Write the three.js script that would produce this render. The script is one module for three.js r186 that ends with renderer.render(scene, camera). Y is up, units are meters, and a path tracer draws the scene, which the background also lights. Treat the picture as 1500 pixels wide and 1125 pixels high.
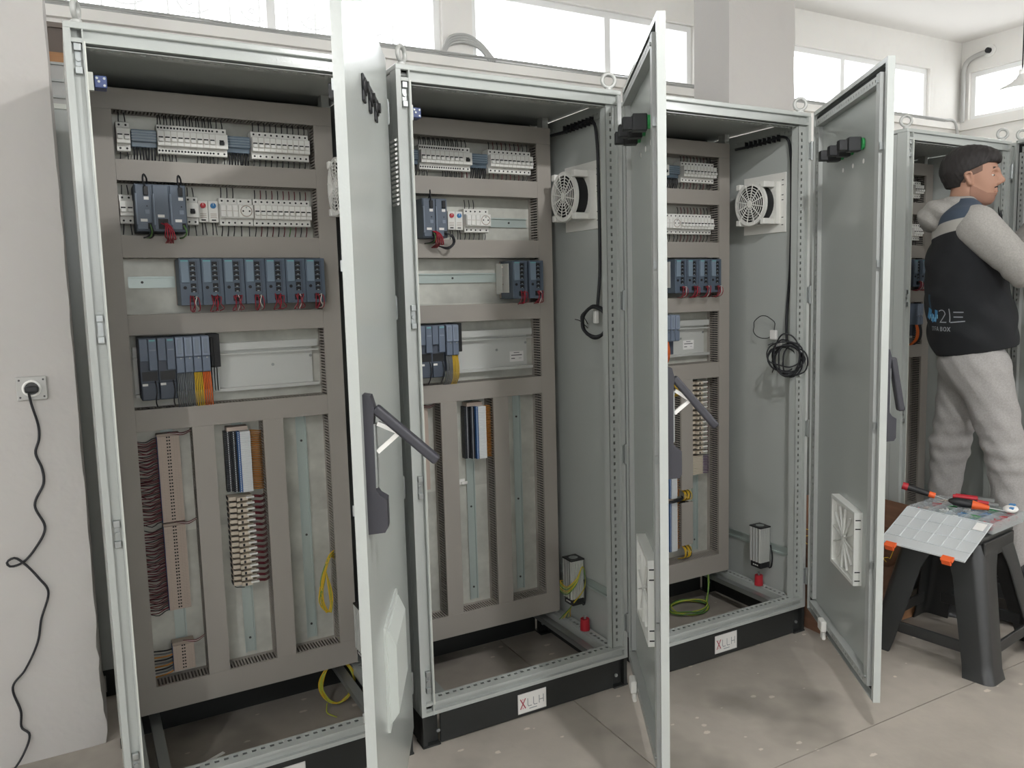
import * as THREE from 'three';
import { mergeGeometries, mergeVertices } from 'three/addons/utils/BufferGeometryUtils.js';
import { RoundedBoxGeometry } from 'three/addons/geometries/RoundedBoxGeometry.js';
import { MarchingCubes } from 'three/addons/objects/MarchingCubes.js';

// ---------------------------------------------------------------- camera, sky, exposure
const RAD = Math.PI / 180;
const scene = new THREE.Scene();
const camera = new THREE.PerspectiveCamera(2 * Math.atan(562.5 / 1180.99) / RAD, 1500 / 1125, 0.05, 60);
{
  const yaw = 29.6452 * RAD, pitch = -6.2556 * RAD, roll = -1.2766 * RAD;
  const fw = new THREE.Vector3(Math.sin(yaw) * Math.cos(pitch), Math.sin(pitch), -Math.cos(yaw) * Math.cos(pitch));
  const right = new THREE.Vector3().crossVectors(fw, new THREE.Vector3(0, 1, 0)).normalize();
  const up = new THREE.Vector3().crossVectors(right, fw);
  const r2 = right.clone().multiplyScalar(Math.cos(roll)).addScaledVector(up, Math.sin(roll));
  const u2 = up.clone().multiplyScalar(Math.cos(roll)).addScaledVector(right, -Math.sin(roll));
  camera.quaternion.setFromRotationMatrix(new THREE.Matrix4().makeBasis(r2, u2, fw.clone().negate()));
  camera.position.set(-0.8323, 1.4451, 2.307);
  camera.setViewOffset(1500, 1125, -51.0, 9.6, 1500, 1125);           // the lens axis lies right of and above the middle of the picture
}
const renderer = new THREE.WebGLRenderer({ antialias: true });
renderer.toneMapping = THREE.LinearToneMapping;
renderer.toneMappingExposure = 0.81;
renderer.shadowMap.enabled = true;
scene.background = new THREE.Color().setRGB(0.93, 0.965, 1.0);   // overcast sky, seen through the windows
scene.backgroundIntensity = 6.2;
const LAMP_POWER = 7.5;                                          // candela of one hanging lamp

// ---------------------------------------------------------------- random numbers and noise
let seed = 12345;
const rnd = () => { seed = (seed * 1664525 + 1013904223) >>> 0; return seed / 4294967296; };
const rr = (a, b) => a + (b - a) * rnd();
function hash(x, y, s) { let h = (x * 374761393 + y * 668265263 + s * 974634777) | 0; h = Math.imul(h ^ (h >>> 13), 1274126177); return ((h ^ (h >>> 16)) >>> 0) / 4294967296; }
function vnoise(x, y, per, s) {           // value noise that repeats every «per» cells
  const xi = Math.floor(x), yi = Math.floor(y), fx = x - xi, fy = y - yi, m = (v) => ((v % per) + per) % per;
  const u = fx * fx * (3 - 2 * fx), v = fy * fy * (3 - 2 * fy);
  const a = hash(m(xi), m(yi), s), b = hash(m(xi + 1), m(yi), s), c = hash(m(xi), m(yi + 1), s), d = hash(m(xi + 1), m(yi + 1), s);
  return a + (b - a) * u + (c - a) * v + (a - b - c + d) * u * v;
}
function fbm(x, y, per, oct, s) { let t = 0, a = 0.5, n = 0; for (let o = 0; o < oct; o++) { t += a * vnoise(x, y, per, s + o); n += a; x *= 2; y *= 2; per *= 2; a *= 0.5; } return t / n; }
function dataTex(n, fn, metres, srgb) {   // fn(u, v) -> [r, g, b] 0..1, repeating every «metres»
  const d = new Uint8Array(n * n * 4);
  for (let j = 0; j < n; j++) for (let i = 0; i < n; i++) {
    const c = fn(i / n, j / n), k = (j * n + i) * 4;
    for (let q = 0; q < 3; q++) d[k + q] = Math.max(0, Math.min(255, c[q] * 255));
    d[k + 3] = 255;
  }
  const t = new THREE.DataTexture(d, n, n);
  t.wrapS = t.wrapT = THREE.RepeatWrapping; t.magFilter = THREE.LinearFilter; t.minFilter = THREE.LinearMipmapLinearFilter; t.generateMipmaps = true;
  if (srgb) t.colorSpace = THREE.SRGBColorSpace;
  t.repeat.set(1 / metres, 1 / metres); t.needsUpdate = true;
  return t;
}
// ---------------------------------------------------------------- materials
const mat = (color, roughness = 0.6, metalness = 0, extra = {}) => new THREE.MeshStandardMaterial({ color, roughness, metalness, ...extra });
const phys = (o) => new THREE.MeshPhysicalMaterial(o);
const gray3 = (v) => [v, v, v];
const peel = dataTex(256, (u, v) => gray3(fbm(u * 64, v * 64, 64, 2, 3)), 0.25);
const coat = { bumpMap: peel, bumpScale: 0.00012 };
const plaster = dataTex(512, (u, v) => gray3(0.6 * fbm(u * 12, v * 12, 12, 5, 9) + 0.4 * fbm(u * 60, v * 60, 60, 3, 12)), 1.2);
const plasterTone = dataTex(512, (u, v) => { const f = fbm(u * 5, v * 5, 5, 5, 31), g = fbm(u * 22, v * 22, 22, 4, 37), k = 0.955 + 0.045 * f - 0.05 * Math.max(0, g - 0.66); return [k, k * 0.997, k * 0.99]; }, 2.2, true);
const zincTone = dataTex(512, (u, v) => { const f = fbm(u * 6, v * 9, 6, 5, 51), g = fbm(u * 40, v * 40, 40, 2, 57), k = 0.80 + 0.16 * f + 0.05 * (g - 0.5); return [k, k, k * 0.985]; }, 0.7, true);
const zincRough = dataTex(256, (u, v) => gray3(0.42 + 0.3 * fbm(u * 5, v * 7, 5, 4, 61)), 0.6);
const floorTone = dataTex(1024, (u, v) => {
  const a = fbm(u * 4, v * 4, 4, 6, 71), b = fbm(u * 40, v * 40, 40, 3, 77), c = fbm(u * 9 + 3, v * 9, 9, 4, 83);
  let k = 0.655 + 0.17 * (a - 0.5) + 0.05 * (b - 0.5);
  const stain = Math.max(0, c - 0.56) * 0.55; k -= stain;
  const cx = Math.floor(u * 90), cy = Math.floor(v * 90);           // small drops of old paint
  if (hash(cx, cy, 5) > 0.978) { const px = 0.2 + 0.6 * hash(cx, cy, 6), py = 0.2 + 0.6 * hash(cx, cy, 7), rad = 0.08 + 0.24 * hash(cx, cy, 8), ex = 1 + 1.5 * hash(cx, cy, 9); if (Math.hypot((u * 90 - cx - px) / ex, v * 90 - cy - py) < rad) k += 0.14; }
  return [k, k * 0.955, k * 0.895];
}, 2.6, true);
const floorBump = dataTex(512, (u, v) => gray3(0.6 * fbm(u * 10, v * 10, 10, 5, 91) + 0.4 * fbm(u * 90, v * 90, 90, 2, 95)), 1.3);
const floorRough = dataTex(256, (u, v) => gray3(0.5 + 0.35 * fbm(u * 7, v * 7, 7, 5, 99)), 1.9);
const cardTone = dataTex(256, (u, v) => { const f = fbm(u * 4, v * 40, 4, 3, 111); const k = 0.85 + 0.15 * f; return [k, k, k]; }, 0.4, true);
const clothTone = dataTex(256, (u, v) => { const f = fbm(u * 90, v * 90, 90, 2, 121), k = 0.93 + 0.12 * (f - 0.5); return [k, k, k]; }, 0.3, true);
const M = {
  cab: mat(0xb5b9b5, 0.22, 0, coat), cabDark: mat(0xadb0ad, 0.4, 0, coat), lip: mat(0xcfd2c9, 0.4),
  plinth: mat(0x232524, 0.55, 0, coat), zinc: mat(0xe6e6e0, 1, 0.5, { map: zincTone, roughnessMap: zincRough }), steel: mat(0xa9adac, 0.42, 0.75), alu: mat(0xd3d4d0, 0.5, 0.35), eyeBolt: mat(0xb2b3af, 0.45, 0.2), cowl: mat(0xccd1cc, 0.45), rail: mat(0xbfcac6, 0.45, 0.55),
  dark: mat(0x17181a, 0.6), gasket: mat(0x1b1d1d, 0.8), duct: mat(0xa19b93, 0.55), ductIn: mat(0x857f77, 0.6),
  white: mat(0xebeae5, 0.45), breaker: mat(0xe9e8e2, 0.5), lever: mat(0xf0efea, 0.45), screw: mat(0x4a4a4a, 0.5, 0.4),
  psu: mat(0x606a77, 0.5), psuHi: mat(0x7f8a97, 0.5), net: mat(0x566270, 0.5), netHi: mat(0x7b8b99, 0.5), teal: mat(0x6fb0b4, 0.5), plcDark: mat(0x4a525f, 0.5), plc: mat(0x6b7687, 0.5), plcHi: mat(0x8792a4, 0.5),
  black: mat(0x1d1e20, 0.5), handle: mat(0x34343a, 0.55), beige: mat(0xc4b3a6, 0.6), beigeD: mat(0xae9f92, 0.6), relay: mat(0xd0c4b2, 0.6), navy: mat(0x1d2c46, 0.5), switchBlue: mat(0x3c4a78, 0.4), blueTerm: mat(0x2b5c96, 0.5), whiteTerm: mat(0xdfe2e3, 0.5), blackTerm: mat(0x202329, 0.5),
  dist: phys({ color: 0x6b7c8b, roughness: 0.3, clearcoat: 0.4 }), distHi: mat(0x97a6b1, 0.35),
  red: mat(0xb32732, 0.5), redW: mat(0xa8202e, 0.5), blue: mat(0x3f7fb5, 0.5), green: mat(0x2f8f4e, 0.5), wireBlack: mat(0x1f2024, 0.55), wireRed: mat(0x9c2434, 0.5), wireDkRed: mat(0x6d2630, 0.55), wireOrange: mat(0xe06a24, 0.5), wireAmber: mat(0xc88532, 0.5), wireYellow: mat(0xd9b22c, 0.5), wireGrey: mat(0x6f7377, 0.5), wireGreen: mat(0x5d8a46, 0.5), wireYG: mat(0xb9bf4a, 0.5), wireWhite: mat(0xd9d5cf, 0.5), wireBlue: mat(0x34507f, 0.5), wirePurple: mat(0x5d3a6e, 0.5),
  wall: mat(0xeeece8, 0.85, 0, { map: plasterTone, bumpMap: plaster, bumpScale: 0.0012 }), column: mat(0xbebbb8, 0.85, 0, { map: plasterTone, bumpMap: plaster, bumpScale: 0.0022 }), ceil: mat(0xf1eeea, 0.9, 0, { bumpMap: plaster, bumpScale: 0.0008 }),
  floor: mat(0xffffff, 1, 0, { map: floorTone, bumpMap: floorBump, bumpScale: 0.0012, roughnessMap: floorRough }), groove: mat(0x6f675d, 0.95),
  frame: mat(0xf0f0ee, 0.4), bars: mat(0xababab, 0.6), glass: phys({ color: 0xffffff, roughness: 0.02, transmission: 1, thickness: 0, ior: 1.5 }),
  pipe: mat(0xb3b2ae, 0.5), cableGrey: mat(0xb4b4b1, 0.55), card: mat(0x7f5c47, 0.9, 0, { map: cardTone }), wood: mat(0xb98a62, 0.8, 0, { map: cardTone }),
  stool: mat(0x2b2c2c, 0.38), clearP: phys({ color: 0xf2f5f6, roughness: 0.4, transmission: 0.5, thickness: 0, ior: 1.45 }), clearTray: phys({ color: 0xf2f5f6, roughness: 0.2, transmission: 0.82, thickness: 0, ior: 1.45 }), orange: mat(0xe8622c, 0.45), fanW: mat(0xeae9e3, 0.45), filt: mat(0xdedfda, 0.6), hub: mat(0xd6d6d0, 0.5),
  skin: mat(0xa8806b, 0.6), hair: mat(0x1f1b1a, 0.7), hoodie: mat(0xa5a29d, 0.95, 0, { map: clothTone }), trouser: mat(0xa9a6a3, 0.95, 0, { map: clothTone }), shoe: mat(0x202022, 0.7), eye: mat(0x2a1d18, 0.3), lipSkin: mat(0xa56a58, 0.55),
  label: mat(0xeceae6, 0.6), bulb: mat(0xffffff, 0.5, 0, { emissive: 0xfff4e0, emissiveIntensity: 3 }), lampShade: mat(0xe9e9e6, 0.4),
};
// ---------------------------------------------------------------- geometry helpers
function fin(g) { const n = g.index ? g.toNonIndexed() : g; for (const k of Object.keys(n.attributes)) if (!['position', 'normal', 'uv'].includes(k)) n.deleteAttribute(k); return n; }
function boxUV(g) {                       // uv in metres, by the way each face points
  const p = g.attributes.position, n = g.attributes.normal, uv = new Float32Array(p.count * 2);
  for (let i = 0; i < p.count; i++) {
    const ax = Math.abs(n.getX(i)), ay = Math.abs(n.getY(i)), az = Math.abs(n.getZ(i)), x = p.getX(i), y = p.getY(i), z = p.getZ(i);
    if (ax >= ay && ax >= az) { uv[2 * i] = z; uv[2 * i + 1] = y; } else if (ay >= az) { uv[2 * i] = x; uv[2 * i + 1] = z; } else { uv[2 * i] = x; uv[2 * i + 1] = y; }
  }
  g.setAttribute('uv', new THREE.BufferAttribute(uv, 2)); return g;
}
function merged(list) { const a = [].concat(list).map(fin); return boxUV(a.length === 1 ? a[0] : mergeGeometries(a)); }
function put(name, geo, m, parent) { const o = new THREE.Mesh(geo, m); o.name = name; o.castShadow = o.receiveShadow = true; if (parent) parent.add(o); return o; }
const part = (name, list, m, parent) => put(name, merged(list), m, parent);
const stuffPart = (name, list, m, parent) => { const o = part(name, list, m, parent); o.userData.kind = 'stuff'; return o; };
const bb = (x0, x1, y0, y1, z0, z1) => { const g = new THREE.BoxGeometry(Math.abs(x1 - x0), Math.abs(y1 - y0), Math.abs(z1 - z0)); g.translate((x0 + x1) / 2, (y0 + y1) / 2, (z0 + z1) / 2); return g; };
const rb = (x0, x1, y0, y1, z0, z1, r = 0.002, s = 2) => { const g = new RoundedBoxGeometry(Math.abs(x1 - x0), Math.abs(y1 - y0), Math.abs(z1 - z0), s, r); g.translate((x0 + x1) / 2, (y0 + y1) / 2, (z0 + z1) / 2); return g; };
function cyl(r, h, x, y, z, axis = 'y', seg = 12, r2 = r) { const g = new THREE.CylinderGeometry(r2, r, h, seg); if (axis === 'x') g.rotateZ(-Math.PI / 2); if (axis === 'z') g.rotateX(Math.PI / 2); g.translate(x, y, z); return g; }
const V = (a) => new THREE.Vector3(...a);
function tube(pts, r, seg = 10, rad = 5, closed = false) { return new THREE.TubeGeometry(new THREE.CatmullRomCurve3(pts.map(V), closed), seg, r, rad, closed); }
function extr(pts, depth, holes = []) {   // polygon in xy, thickness along z from 0
  const s = new THREE.Shape(pts.map((p) => new THREE.Vector2(p[0], p[1])));
  for (const h of holes) s.holes.push(new THREE.Path(h.map((p) => new THREE.Vector2(p[0], p[1]))));
  return new THREE.ExtrudeGeometry(s, { depth, bevelEnabled: false, curveSegments: 8 });
}
const rect = (x0, x1, y0, y1) => [[x0, y0], [x1, y0], [x1, y1], [x0, y1]];
function perf(len, w, t, pitch, hw, hh, cy = 0, start = 0.02) {   // perforated strip along x, width in y, thickness in z
  const holes = []; for (let x = start; x < len - hw - 0.008; x += pitch) holes.push(rect(x, x + hw, cy - hh / 2, cy + hh / 2).reverse());
  return extr(rect(0, len, -w / 2, w / 2), t, holes);
}
const moved = (g, m) => { g.applyMatrix4(m); return g; };
const basis = (x, y, z, o) => new THREE.Matrix4().makeBasis(V(x), V(y), V(z)).setPosition(...o);
// ---------------------------------------------------------------- things and their names
const used = {};
function numbered(n) { used[n] = (used[n] ?? -1) + 1; return used[n] ? n + '_' + String(used[n]).padStart(3, '0') : n; }
function tag(o, label, category, group) { o.userData.label = label; o.userData.category = category; if (group) o.userData.group = group; return o; }
function thing(name, label, category, group) { const o = new THREE.Group(); o.name = numbered(name); scene.add(o); return tag(o, label, category, group); }
function struct(name, list, m) { const o = part(name, list, m, scene); o.userData.kind = 'structure'; return o; }
function copyOf(src, label, group) { const o = src.clone(); o.name = numbered(src.name.replace(/_\d{3}$/, '')); o.userData = { ...src.userData, label }; if (group) o.userData.group = group; scene.add(o); return o; }
const ORD = ['first', 'second', 'third', 'fourth', 'fifth', 'sixth', 'seventh', 'eighth', 'ninth', 'tenth', 'eleventh', 'twelfth', 'thirteenth', 'fourteenth', 'fifteenth', 'sixteenth', 'seventeenth', 'eighteenth', 'nineteenth', 'twentieth'];
// ---------------------------------------------------------------- the room
const WZ = -1.7, RX = 5.207, LX = -5.0, FZ = 6.5, CY = 3.262, SILL = 2.647, HEAD = 3.032;
{
  const f = new THREE.Group(); f.name = 'floor'; f.userData.kind = 'structure'; scene.add(f);
  part('screed_base', bb(LX - 0.2, RX + 0.2, -0.2, -0.006, WZ - 0.25, FZ + 0.2), M.groove, f);
  const xs = [LX, -2.6, 0.565, 3.7, RX], zs = [WZ, 0.652, 3.6, FZ];
  for (let i = 0; i < 4; i++) for (let j = 0; j < 3; j++) part('floor_slab', bb(xs[i] + 0.0022, xs[i + 1] - 0.0022, -0.02, 0, zs[j] + 0.0022, zs[j + 1] - 0.0022), M.floor, f);
}
struct('ceiling', bb(LX - 0.2, RX + 0.2, CY, CY + 0.2, WZ - 0.25, FZ + 0.2), M.ceil);
// back wall with three openings, right wall with one, front wall behind the camera with tall windows
const backOpen = [[-3.1, 0.875], [1.045, 2.545], [3.1, 4.835]];
{
  const g = [bb(LX - 0.2, RX + 0.2, 0, SILL, WZ - 0.22, WZ), bb(LX - 0.2, RX + 0.2, HEAD, CY, WZ - 0.22, WZ)];
  let x = LX - 0.2; for (const [a, b] of [...backOpen, [RX + 0.2, 0]]) { g.push(bb(x, a, SILL, HEAD, WZ - 0.22, WZ)); x = b; }
  struct('wall_back', g, M.wall);
  struct('wall_right', [bb(RX, RX + 0.2, 0, 2.665, WZ, FZ), bb(RX, RX + 0.2, 3.025, CY, WZ, FZ), bb(RX, RX + 0.2, 2.665, 3.025, WZ, -1.63), bb(RX, RX + 0.2, 2.665, 3.025, 1.2, FZ)], M.wall);
  struct('wall_left', [bb(LX - 0.2, LX, 0, 1.6, WZ, FZ), bb(LX - 0.2, LX, 2.95, CY, WZ, FZ), bb(LX - 0.2, LX, 1.6, 2.95, WZ, -0.6), bb(LX - 0.2, LX, 1.6, 2.95, 2.0, 2.6), bb(LX - 0.2, LX, 1.6, 2.95, 5.2, FZ)], M.wall);
  const fo = [[-4.4, -1.9], [-1.4, 1.3], [1.8, 4.6]], h = [bb(LX - 0.2, RX + 0.2, 0, 1.5, FZ, FZ + 0.2), bb(LX - 0.2, RX + 0.2, 3.0, CY, FZ, FZ + 0.2)];
  x = LX - 0.2; for (const [a, b] of [...fo, [RX + 0.2, 0]]) { h.push(bb(x, a, 1.5, 3.0, FZ, FZ + 0.2)); x = b; }
  struct('wall_front', h, M.wall);
}
struct('trim_1', [bb(LX, RX, SILL - 0.045, SILL, WZ, WZ + 0.03)], M.wall);
struct('trim_2', [bb(RX - 0.03, RX, 2.595, 2.665, WZ, 2.0)], M.wall);
let winNo = 0;
function windowUnit(along, a, b, y0, y1, at, mullions, barsAt) {     // along 'x' (back wall, plane z = at) or 'z' (right wall, plane x = at)
  const w = new THREE.Group(); w.name = 'window_' + ++winNo; w.userData.kind = 'structure'; scene.add(w);
  const box = (p0, p1, q0, q1, d0, d1) => along === 'x' ? bb(p0, p1, q0, q1, at + d0, at + d1) : bb(at - d1, at - d0, q0, q1, p0, p1);
  const t = 0.035;
  part('window_frame', [box(a, b, y0, y0 + t, -0.06, 0), box(a, b, y1 - t, y1, -0.06, 0), box(a, a + t, y0 + t, y1 - t, -0.06, 0), box(b - t, b, y0 + t, y1 - t, -0.06, 0)], M.frame, w);
  for (const m of mullions) part('mullion', box(m - 0.02, m + 0.02, y0 + t, y1 - t, -0.058, 0.004), M.frame, w);
  const e = [a + t, ...mullions.flatMap((m) => [m - 0.02, m + 0.02]), b - t];
  for (let i = 0; i < e.length; i += 2) part('pane', box(e[i] - 0.004, e[i + 1] + 0.004, y0 + t - 0.004, y1 - t + 0.004, -0.034, -0.030), M.glass, w);
  for (const s of barsAt) part('security_bar', along === 'x' ? cyl(0.006, y1 - y0 + 0.06, s, (y0 + y1) / 2, at - 0.34, 'y', 6) : cyl(0.006, y1 - y0 + 0.06, at + 0.34, (y0 + y1) / 2, s, 'y', 6), M.bars, w);
  return w;
}
const seq = (a, b, st) => { const r = []; for (let x = a; x <= b; x += st) r.push(x); return r; };
{
  const w1 = windowUnit('x', -3.1, 0.875, SILL, HEAD, WZ - 0.03, [-2.05, -0.98, 0.025], seq(-2.9, 0.87, 0.14));
  for (let k = 0; k < 9; k++) { const x = -1.5 + k * 0.29; part('bar_scroll', [tube([[x, 2.86, -2.07], [x + 0.03, 2.82, -2.07], [x + 0.09, 2.815, -2.07], [x + 0.145, 2.84, -2.07]], 0.005, 10), tube([[x + 0.04, 2.86, -2.07], [x + 0.055, 2.875, -2.07], [x + 0.07, 2.86, -2.07], [x + 0.055, 2.85, -2.07]], 0.004, 8, 5, true)], M.bars, w1); }
  windowUnit('x', 1.045, 2.545, SILL, HEAD, WZ - 0.03, [1.918], []);
  windowUnit('x', 3.1, 4.835, SILL, HEAD, WZ - 0.03, [3.902], []);
  windowUnit('z', -1.63, 1.2, 2.665, 3.025, RX + 0.03, [-0.2], seq(-1.5, 1.1, 0.13));
  for (const [a, b] of [[-4.4, -1.9], [-1.4, 1.3], [1.8, 4.6]]) {
    const w = new THREE.Group(); w.name = 'window_' + ++winNo; w.userData.kind = 'structure'; scene.add(w);
    part('window_frame', [bb(a, b, 1.5, 1.55, FZ + 0.02, FZ + 0.08), bb(a, b, 2.95, 3.0, FZ + 0.02, FZ + 0.08), bb(a, a + 0.05, 1.55, 2.95, FZ + 0.02, FZ + 0.08), bb(b - 0.05, b, 1.55, 2.95, FZ + 0.02, FZ + 0.08)], M.frame, w);
    part('mullion', bb((a + b) / 2 - 0.03, (a + b) / 2 + 0.03, 1.55, 2.95, FZ + 0.02, FZ + 0.08), M.frame, w);
    part('pane', bb(a + 0.05, (a + b) / 2 - 0.03, 1.55, 2.95, FZ + 0.045, FZ + 0.049), M.glass, w);
    part('pane', bb((a + b) / 2 + 0.03, b - 0.05, 1.55, 2.95, FZ + 0.045, FZ + 0.049), M.glass, w);
  }
}
for (const [a, b] of [[-0.6, 2.0], [2.6, 5.2]]) {
  const w = new THREE.Group(), x = LX - 0.08; w.name = 'window_' + ++winNo; w.userData.kind = 'structure'; scene.add(w);
  part('window_frame', [bb(x, x + 0.06, 1.6, 1.65, a, b), bb(x, x + 0.06, 2.9, 2.95, a, b), bb(x, x + 0.06, 1.65, 2.9, a, a + 0.05), bb(x, x + 0.06, 1.65, 2.9, b - 0.05, b)], M.frame, w);
  part('mullion', bb(x, x + 0.06, 1.65, 2.9, (a + b) / 2 - 0.03, (a + b) / 2 + 0.03), M.frame, w);
  part('pane', bb(x + 0.028, x + 0.032, 1.65, 2.9, a + 0.05, (a + b) / 2 - 0.03), M.glass, w); part('pane', bb(x + 0.028, x + 0.032, 1.65, 2.9, (a + b) / 2 + 0.03, b - 0.05), M.glass, w);
}
// two plastered columns, the near one with a chipped foot
function columnGeo(x0, x1, z0, z1, chips) {
  const g = new THREE.BoxGeometry(x1 - x0, CY, z1 - z0, 10, 90, 6); g.translate((x0 + x1) / 2, CY / 2, (z0 + z1) / 2);
  const p = g.attributes.position;
  for (let i = 0; i < p.count; i++) {
    let x = p.getX(i), y = p.getY(i), z = p.getZ(i);
    const edge = Math.abs(x - x1) < 0.001 && Math.abs(z - z1) < 0.001;
    if (edge) { const c = 0.004 * vnoise(y * 14, 0, 999, 7) + (chips && y < 0.42 ? 0.012 * Math.max(0, vnoise(y * 30, 2, 999, 8) - 0.35) : 0); x -= c; z -= c; }
    if (chips && y < 0.075 && y > 0.001 && x > x1 - 0.05) x += 0.006;
    p.setXYZ(i, x, y, z);
  }
  g.computeVertexNormals(); return g;
}
tag(put('concrete_column', merged(columnGeo(-1.32, -0.871, -0.92, -0.59, true)), M.column, scene), 'white plastered column with power socket and chipped lower corner', 'column'); used.concrete_column = 0;
tag(put(numbered('concrete_column'), merged(columnGeo(1.869, 2.299, -0.9, -0.65, false)), M.column, scene), 'white square column between two high windows, above the third cabinet', 'column');

// wall conduit in the far corner
{
  const t = thing('conduit', 'grey conduit rising in the far room corner to a round wall flange', 'pipe');
  part('pipe', tube([[5.18, 2.655, -1.66], [5.18, 2.87, -1.66], [5.18, 3.07, -1.655], [5.185, 3.11, -1.63], [5.185, 3.135, -1.56], [5.19, 3.145, -1.48]], 0.018, 28, 8), M.pipe, t);
  part('flange', [cyl(0.045, 0.014, 5.2, 3.148, -1.47, 'x', 20)], M.white, t); part('cable_entry', cyl(0.02, 0.03, 5.183, 3.148, -1.47, 'x', 14), M.dark, t);
}
{
  const t = thing('sill_cable', 'grey cables lying along the high window sill, looped into a bundle', 'cable');
  for (let k = 0; k < 3; k++) { const pts = []; for (let x = -3; x <= 5.12; x += 0.16) pts.push([x, SILL + 0.006 + 0.006 * k + 0.006 * vnoise(x * 3, k, 999, 21) + 0.0, WZ + 0.012 + 0.006 * ((k * 7) % 3) + 0.008 * vnoise(x * 2, k, 999, 22)]); part('cable', tube(pts, 0.0045, 160, 6), M.cableGrey, t); }
  for (let k = 0; k < 4; k++) part('loop', tube([[0.87 - k * 0.005, SILL + 0.01, WZ + 0.02], [0.90, SILL + 0.06 + k * 0.012, WZ + 0.02 + k * 0.004], [1.0, SILL + 0.085 + k * 0.012, WZ + 0.022], [1.08, SILL + 0.06 + k * 0.01, WZ + 0.02], [1.13 + k * 0.012, SILL + 0.008, WZ + 0.02]], 0.008, 20, 6), M.cableGrey, t);
  part('corner_drop', tube([[5.0, 2.665, -1.68], [5.09, 2.662, -1.67], [5.12, 2.59, -1.66], [5.12, 2.4, -1.665]], 0.01, 14, 6), M.cableGrey, t);
}
// hanging lamps: one in view, three more over the workshop behind the camera
function pendant(label, x, y, z, on) {
  const t = thing('pendant_lamp', label, 'lamp', 'hanging workshop lamps'); t.position.set(x, y, z);
  part('cord', cyl(0.004, CY - y - 0.1, 0, (CY - y + 0.1) / 2, 0, 'y', 6), M.dark, t);
  part('socket', [cyl(0.018, 0.06, 0, 0.085, 0, 'y', 14)], M.white, t);
  part('lamp_shade', new THREE.LatheGeometry([[0.02, 0.09], [0.03, 0.07], [0.06, 0.045], [0.11, 0.02], [0.14, 0], [0.137, 0], [0.108, 0.016], [0.058, 0.04], [0.024, 0.064]].map((a) => new THREE.Vector2(...a)), 28), M.lampShade, t);
  const b = part('bulb', (() => { const g = new THREE.SphereGeometry(0.04, 16, 12); g.translate(0, -0.012, 0); return g; })(), M.bulb, t);
  const l = new THREE.PointLight(0xffffff, LAMP_POWER * on, 0, 2); l.position.set(0, -0.012, 0); l.castShadow = true; l.shadow.radius = 2; t.add(l);
  return t;
}
pendant('white shaded lamp hanging on a thin cord before the right-hand window', 3.80, 2.487, -0.4, 0.12);
pendant('white shaded lamp hanging above the gap before the open cabinets', 0.35, 2.72, 1.75, 1);
pendant('white shaded lamp hanging over the left of the workshop', -2.3, 2.72, 3.0, 1);
pendant('white shaded lamp hanging over the right of the workshop', 3.2, 2.72, 3.0, 1);
// ---------------------------------------------------------------- cabinets
const W = 0.7935, P = 0.105, T = 2.105, DEP = 0.6, PLATE = -0.48, DUCT = -0.40;
const CAB = { 1: { x: -0.8277, z: 0.0161, r: 0.5789 * RAD }, 2: { x: 0, z: 0, r: 0 }, 3: { x: 0.8934, z: 0.0154, r: 0.015 * RAD }, 4: { x: 2.3172, z: -0.0217, r: 0.8618 * RAD }, 5: { x: 3.165, z: -0.004, r: 0 } };
function inCab(i, o, x, y, z) { const c = CAB[i], s = Math.sin(c.r), k = Math.cos(c.r); o.position.set(c.x + x * k + z * s, y, c.z - x * s + z * k); o.rotation.y = c.r; return o; }
// positions on the mounting plates were measured on a drawing of the plate; this carries them over to each cabinet's plate
const PLATEX = { 1: [0.991, -0.0115], 2: [0.983, 0.0037], 3: [1, 0.0235], 4: [1, 0.02] }, plateX = (i, x) => PLATEX[i][0] * x + PLATEX[i][1], plateY = (y) => 1.0215 * y - 0.0293;
const dev = (i, o, x, y, z) => inCab(i, o, plateX(i, x), plateY(y), z);
const CABNAME = { 1: 'the left cabinet', 2: 'the second cabinet', 3: 'the third cabinet', 4: 'the cabinet by the man' };

function stickerTex() {
  const c = document.createElement('canvas'); c.width = 256; c.height = 160; const x = c.getContext('2d');
  x.fillStyle = '#e4e2de'; x.fillRect(0, 0, 256, 160); x.strokeStyle = '#c9c8c6'; x.lineWidth = 4; x.strokeRect(3, 3, 250, 154);
  x.strokeStyle = '#a33c48'; x.lineWidth = 9; x.beginPath(); x.moveTo(22, 42); x.lineTo(68, 124); x.moveTo(68, 42); x.lineTo(22, 124); x.stroke();
  x.fillStyle = '#d59a9f'; x.beginPath(); x.moveTo(38, 44); x.lineTo(52, 44); x.lineTo(45, 62); x.fill(); x.beginPath(); x.moveTo(38, 124); x.lineTo(52, 124); x.lineTo(45, 106); x.fill();
  x.strokeStyle = '#85898b'; x.lineWidth = 6;
  x.beginPath(); x.moveTo(88, 48); x.lineTo(88, 100); x.lineTo(94, 112); x.lineTo(124, 112); x.stroke();
  x.beginPath(); x.moveTo(140, 48); x.lineTo(140, 100); x.lineTo(146, 112); x.lineTo(174, 112); x.stroke();
  x.beginPath(); x.moveTo(192, 48); x.lineTo(192, 112); x.moveTo(192, 84); x.lineTo(230, 84); x.moveTo(230, 48); x.lineTo(230, 112); x.stroke();
  x.fillStyle = '#8f9698'; x.fillRect(100, 130, 70, 7);
  const t = new THREE.CanvasTexture(c); t.colorSpace = THREE.SRGBColorSpace; return t;
}
const stickerMat = mat(0xffffff, 0.5, 0, { map: stickerTex() });
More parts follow.
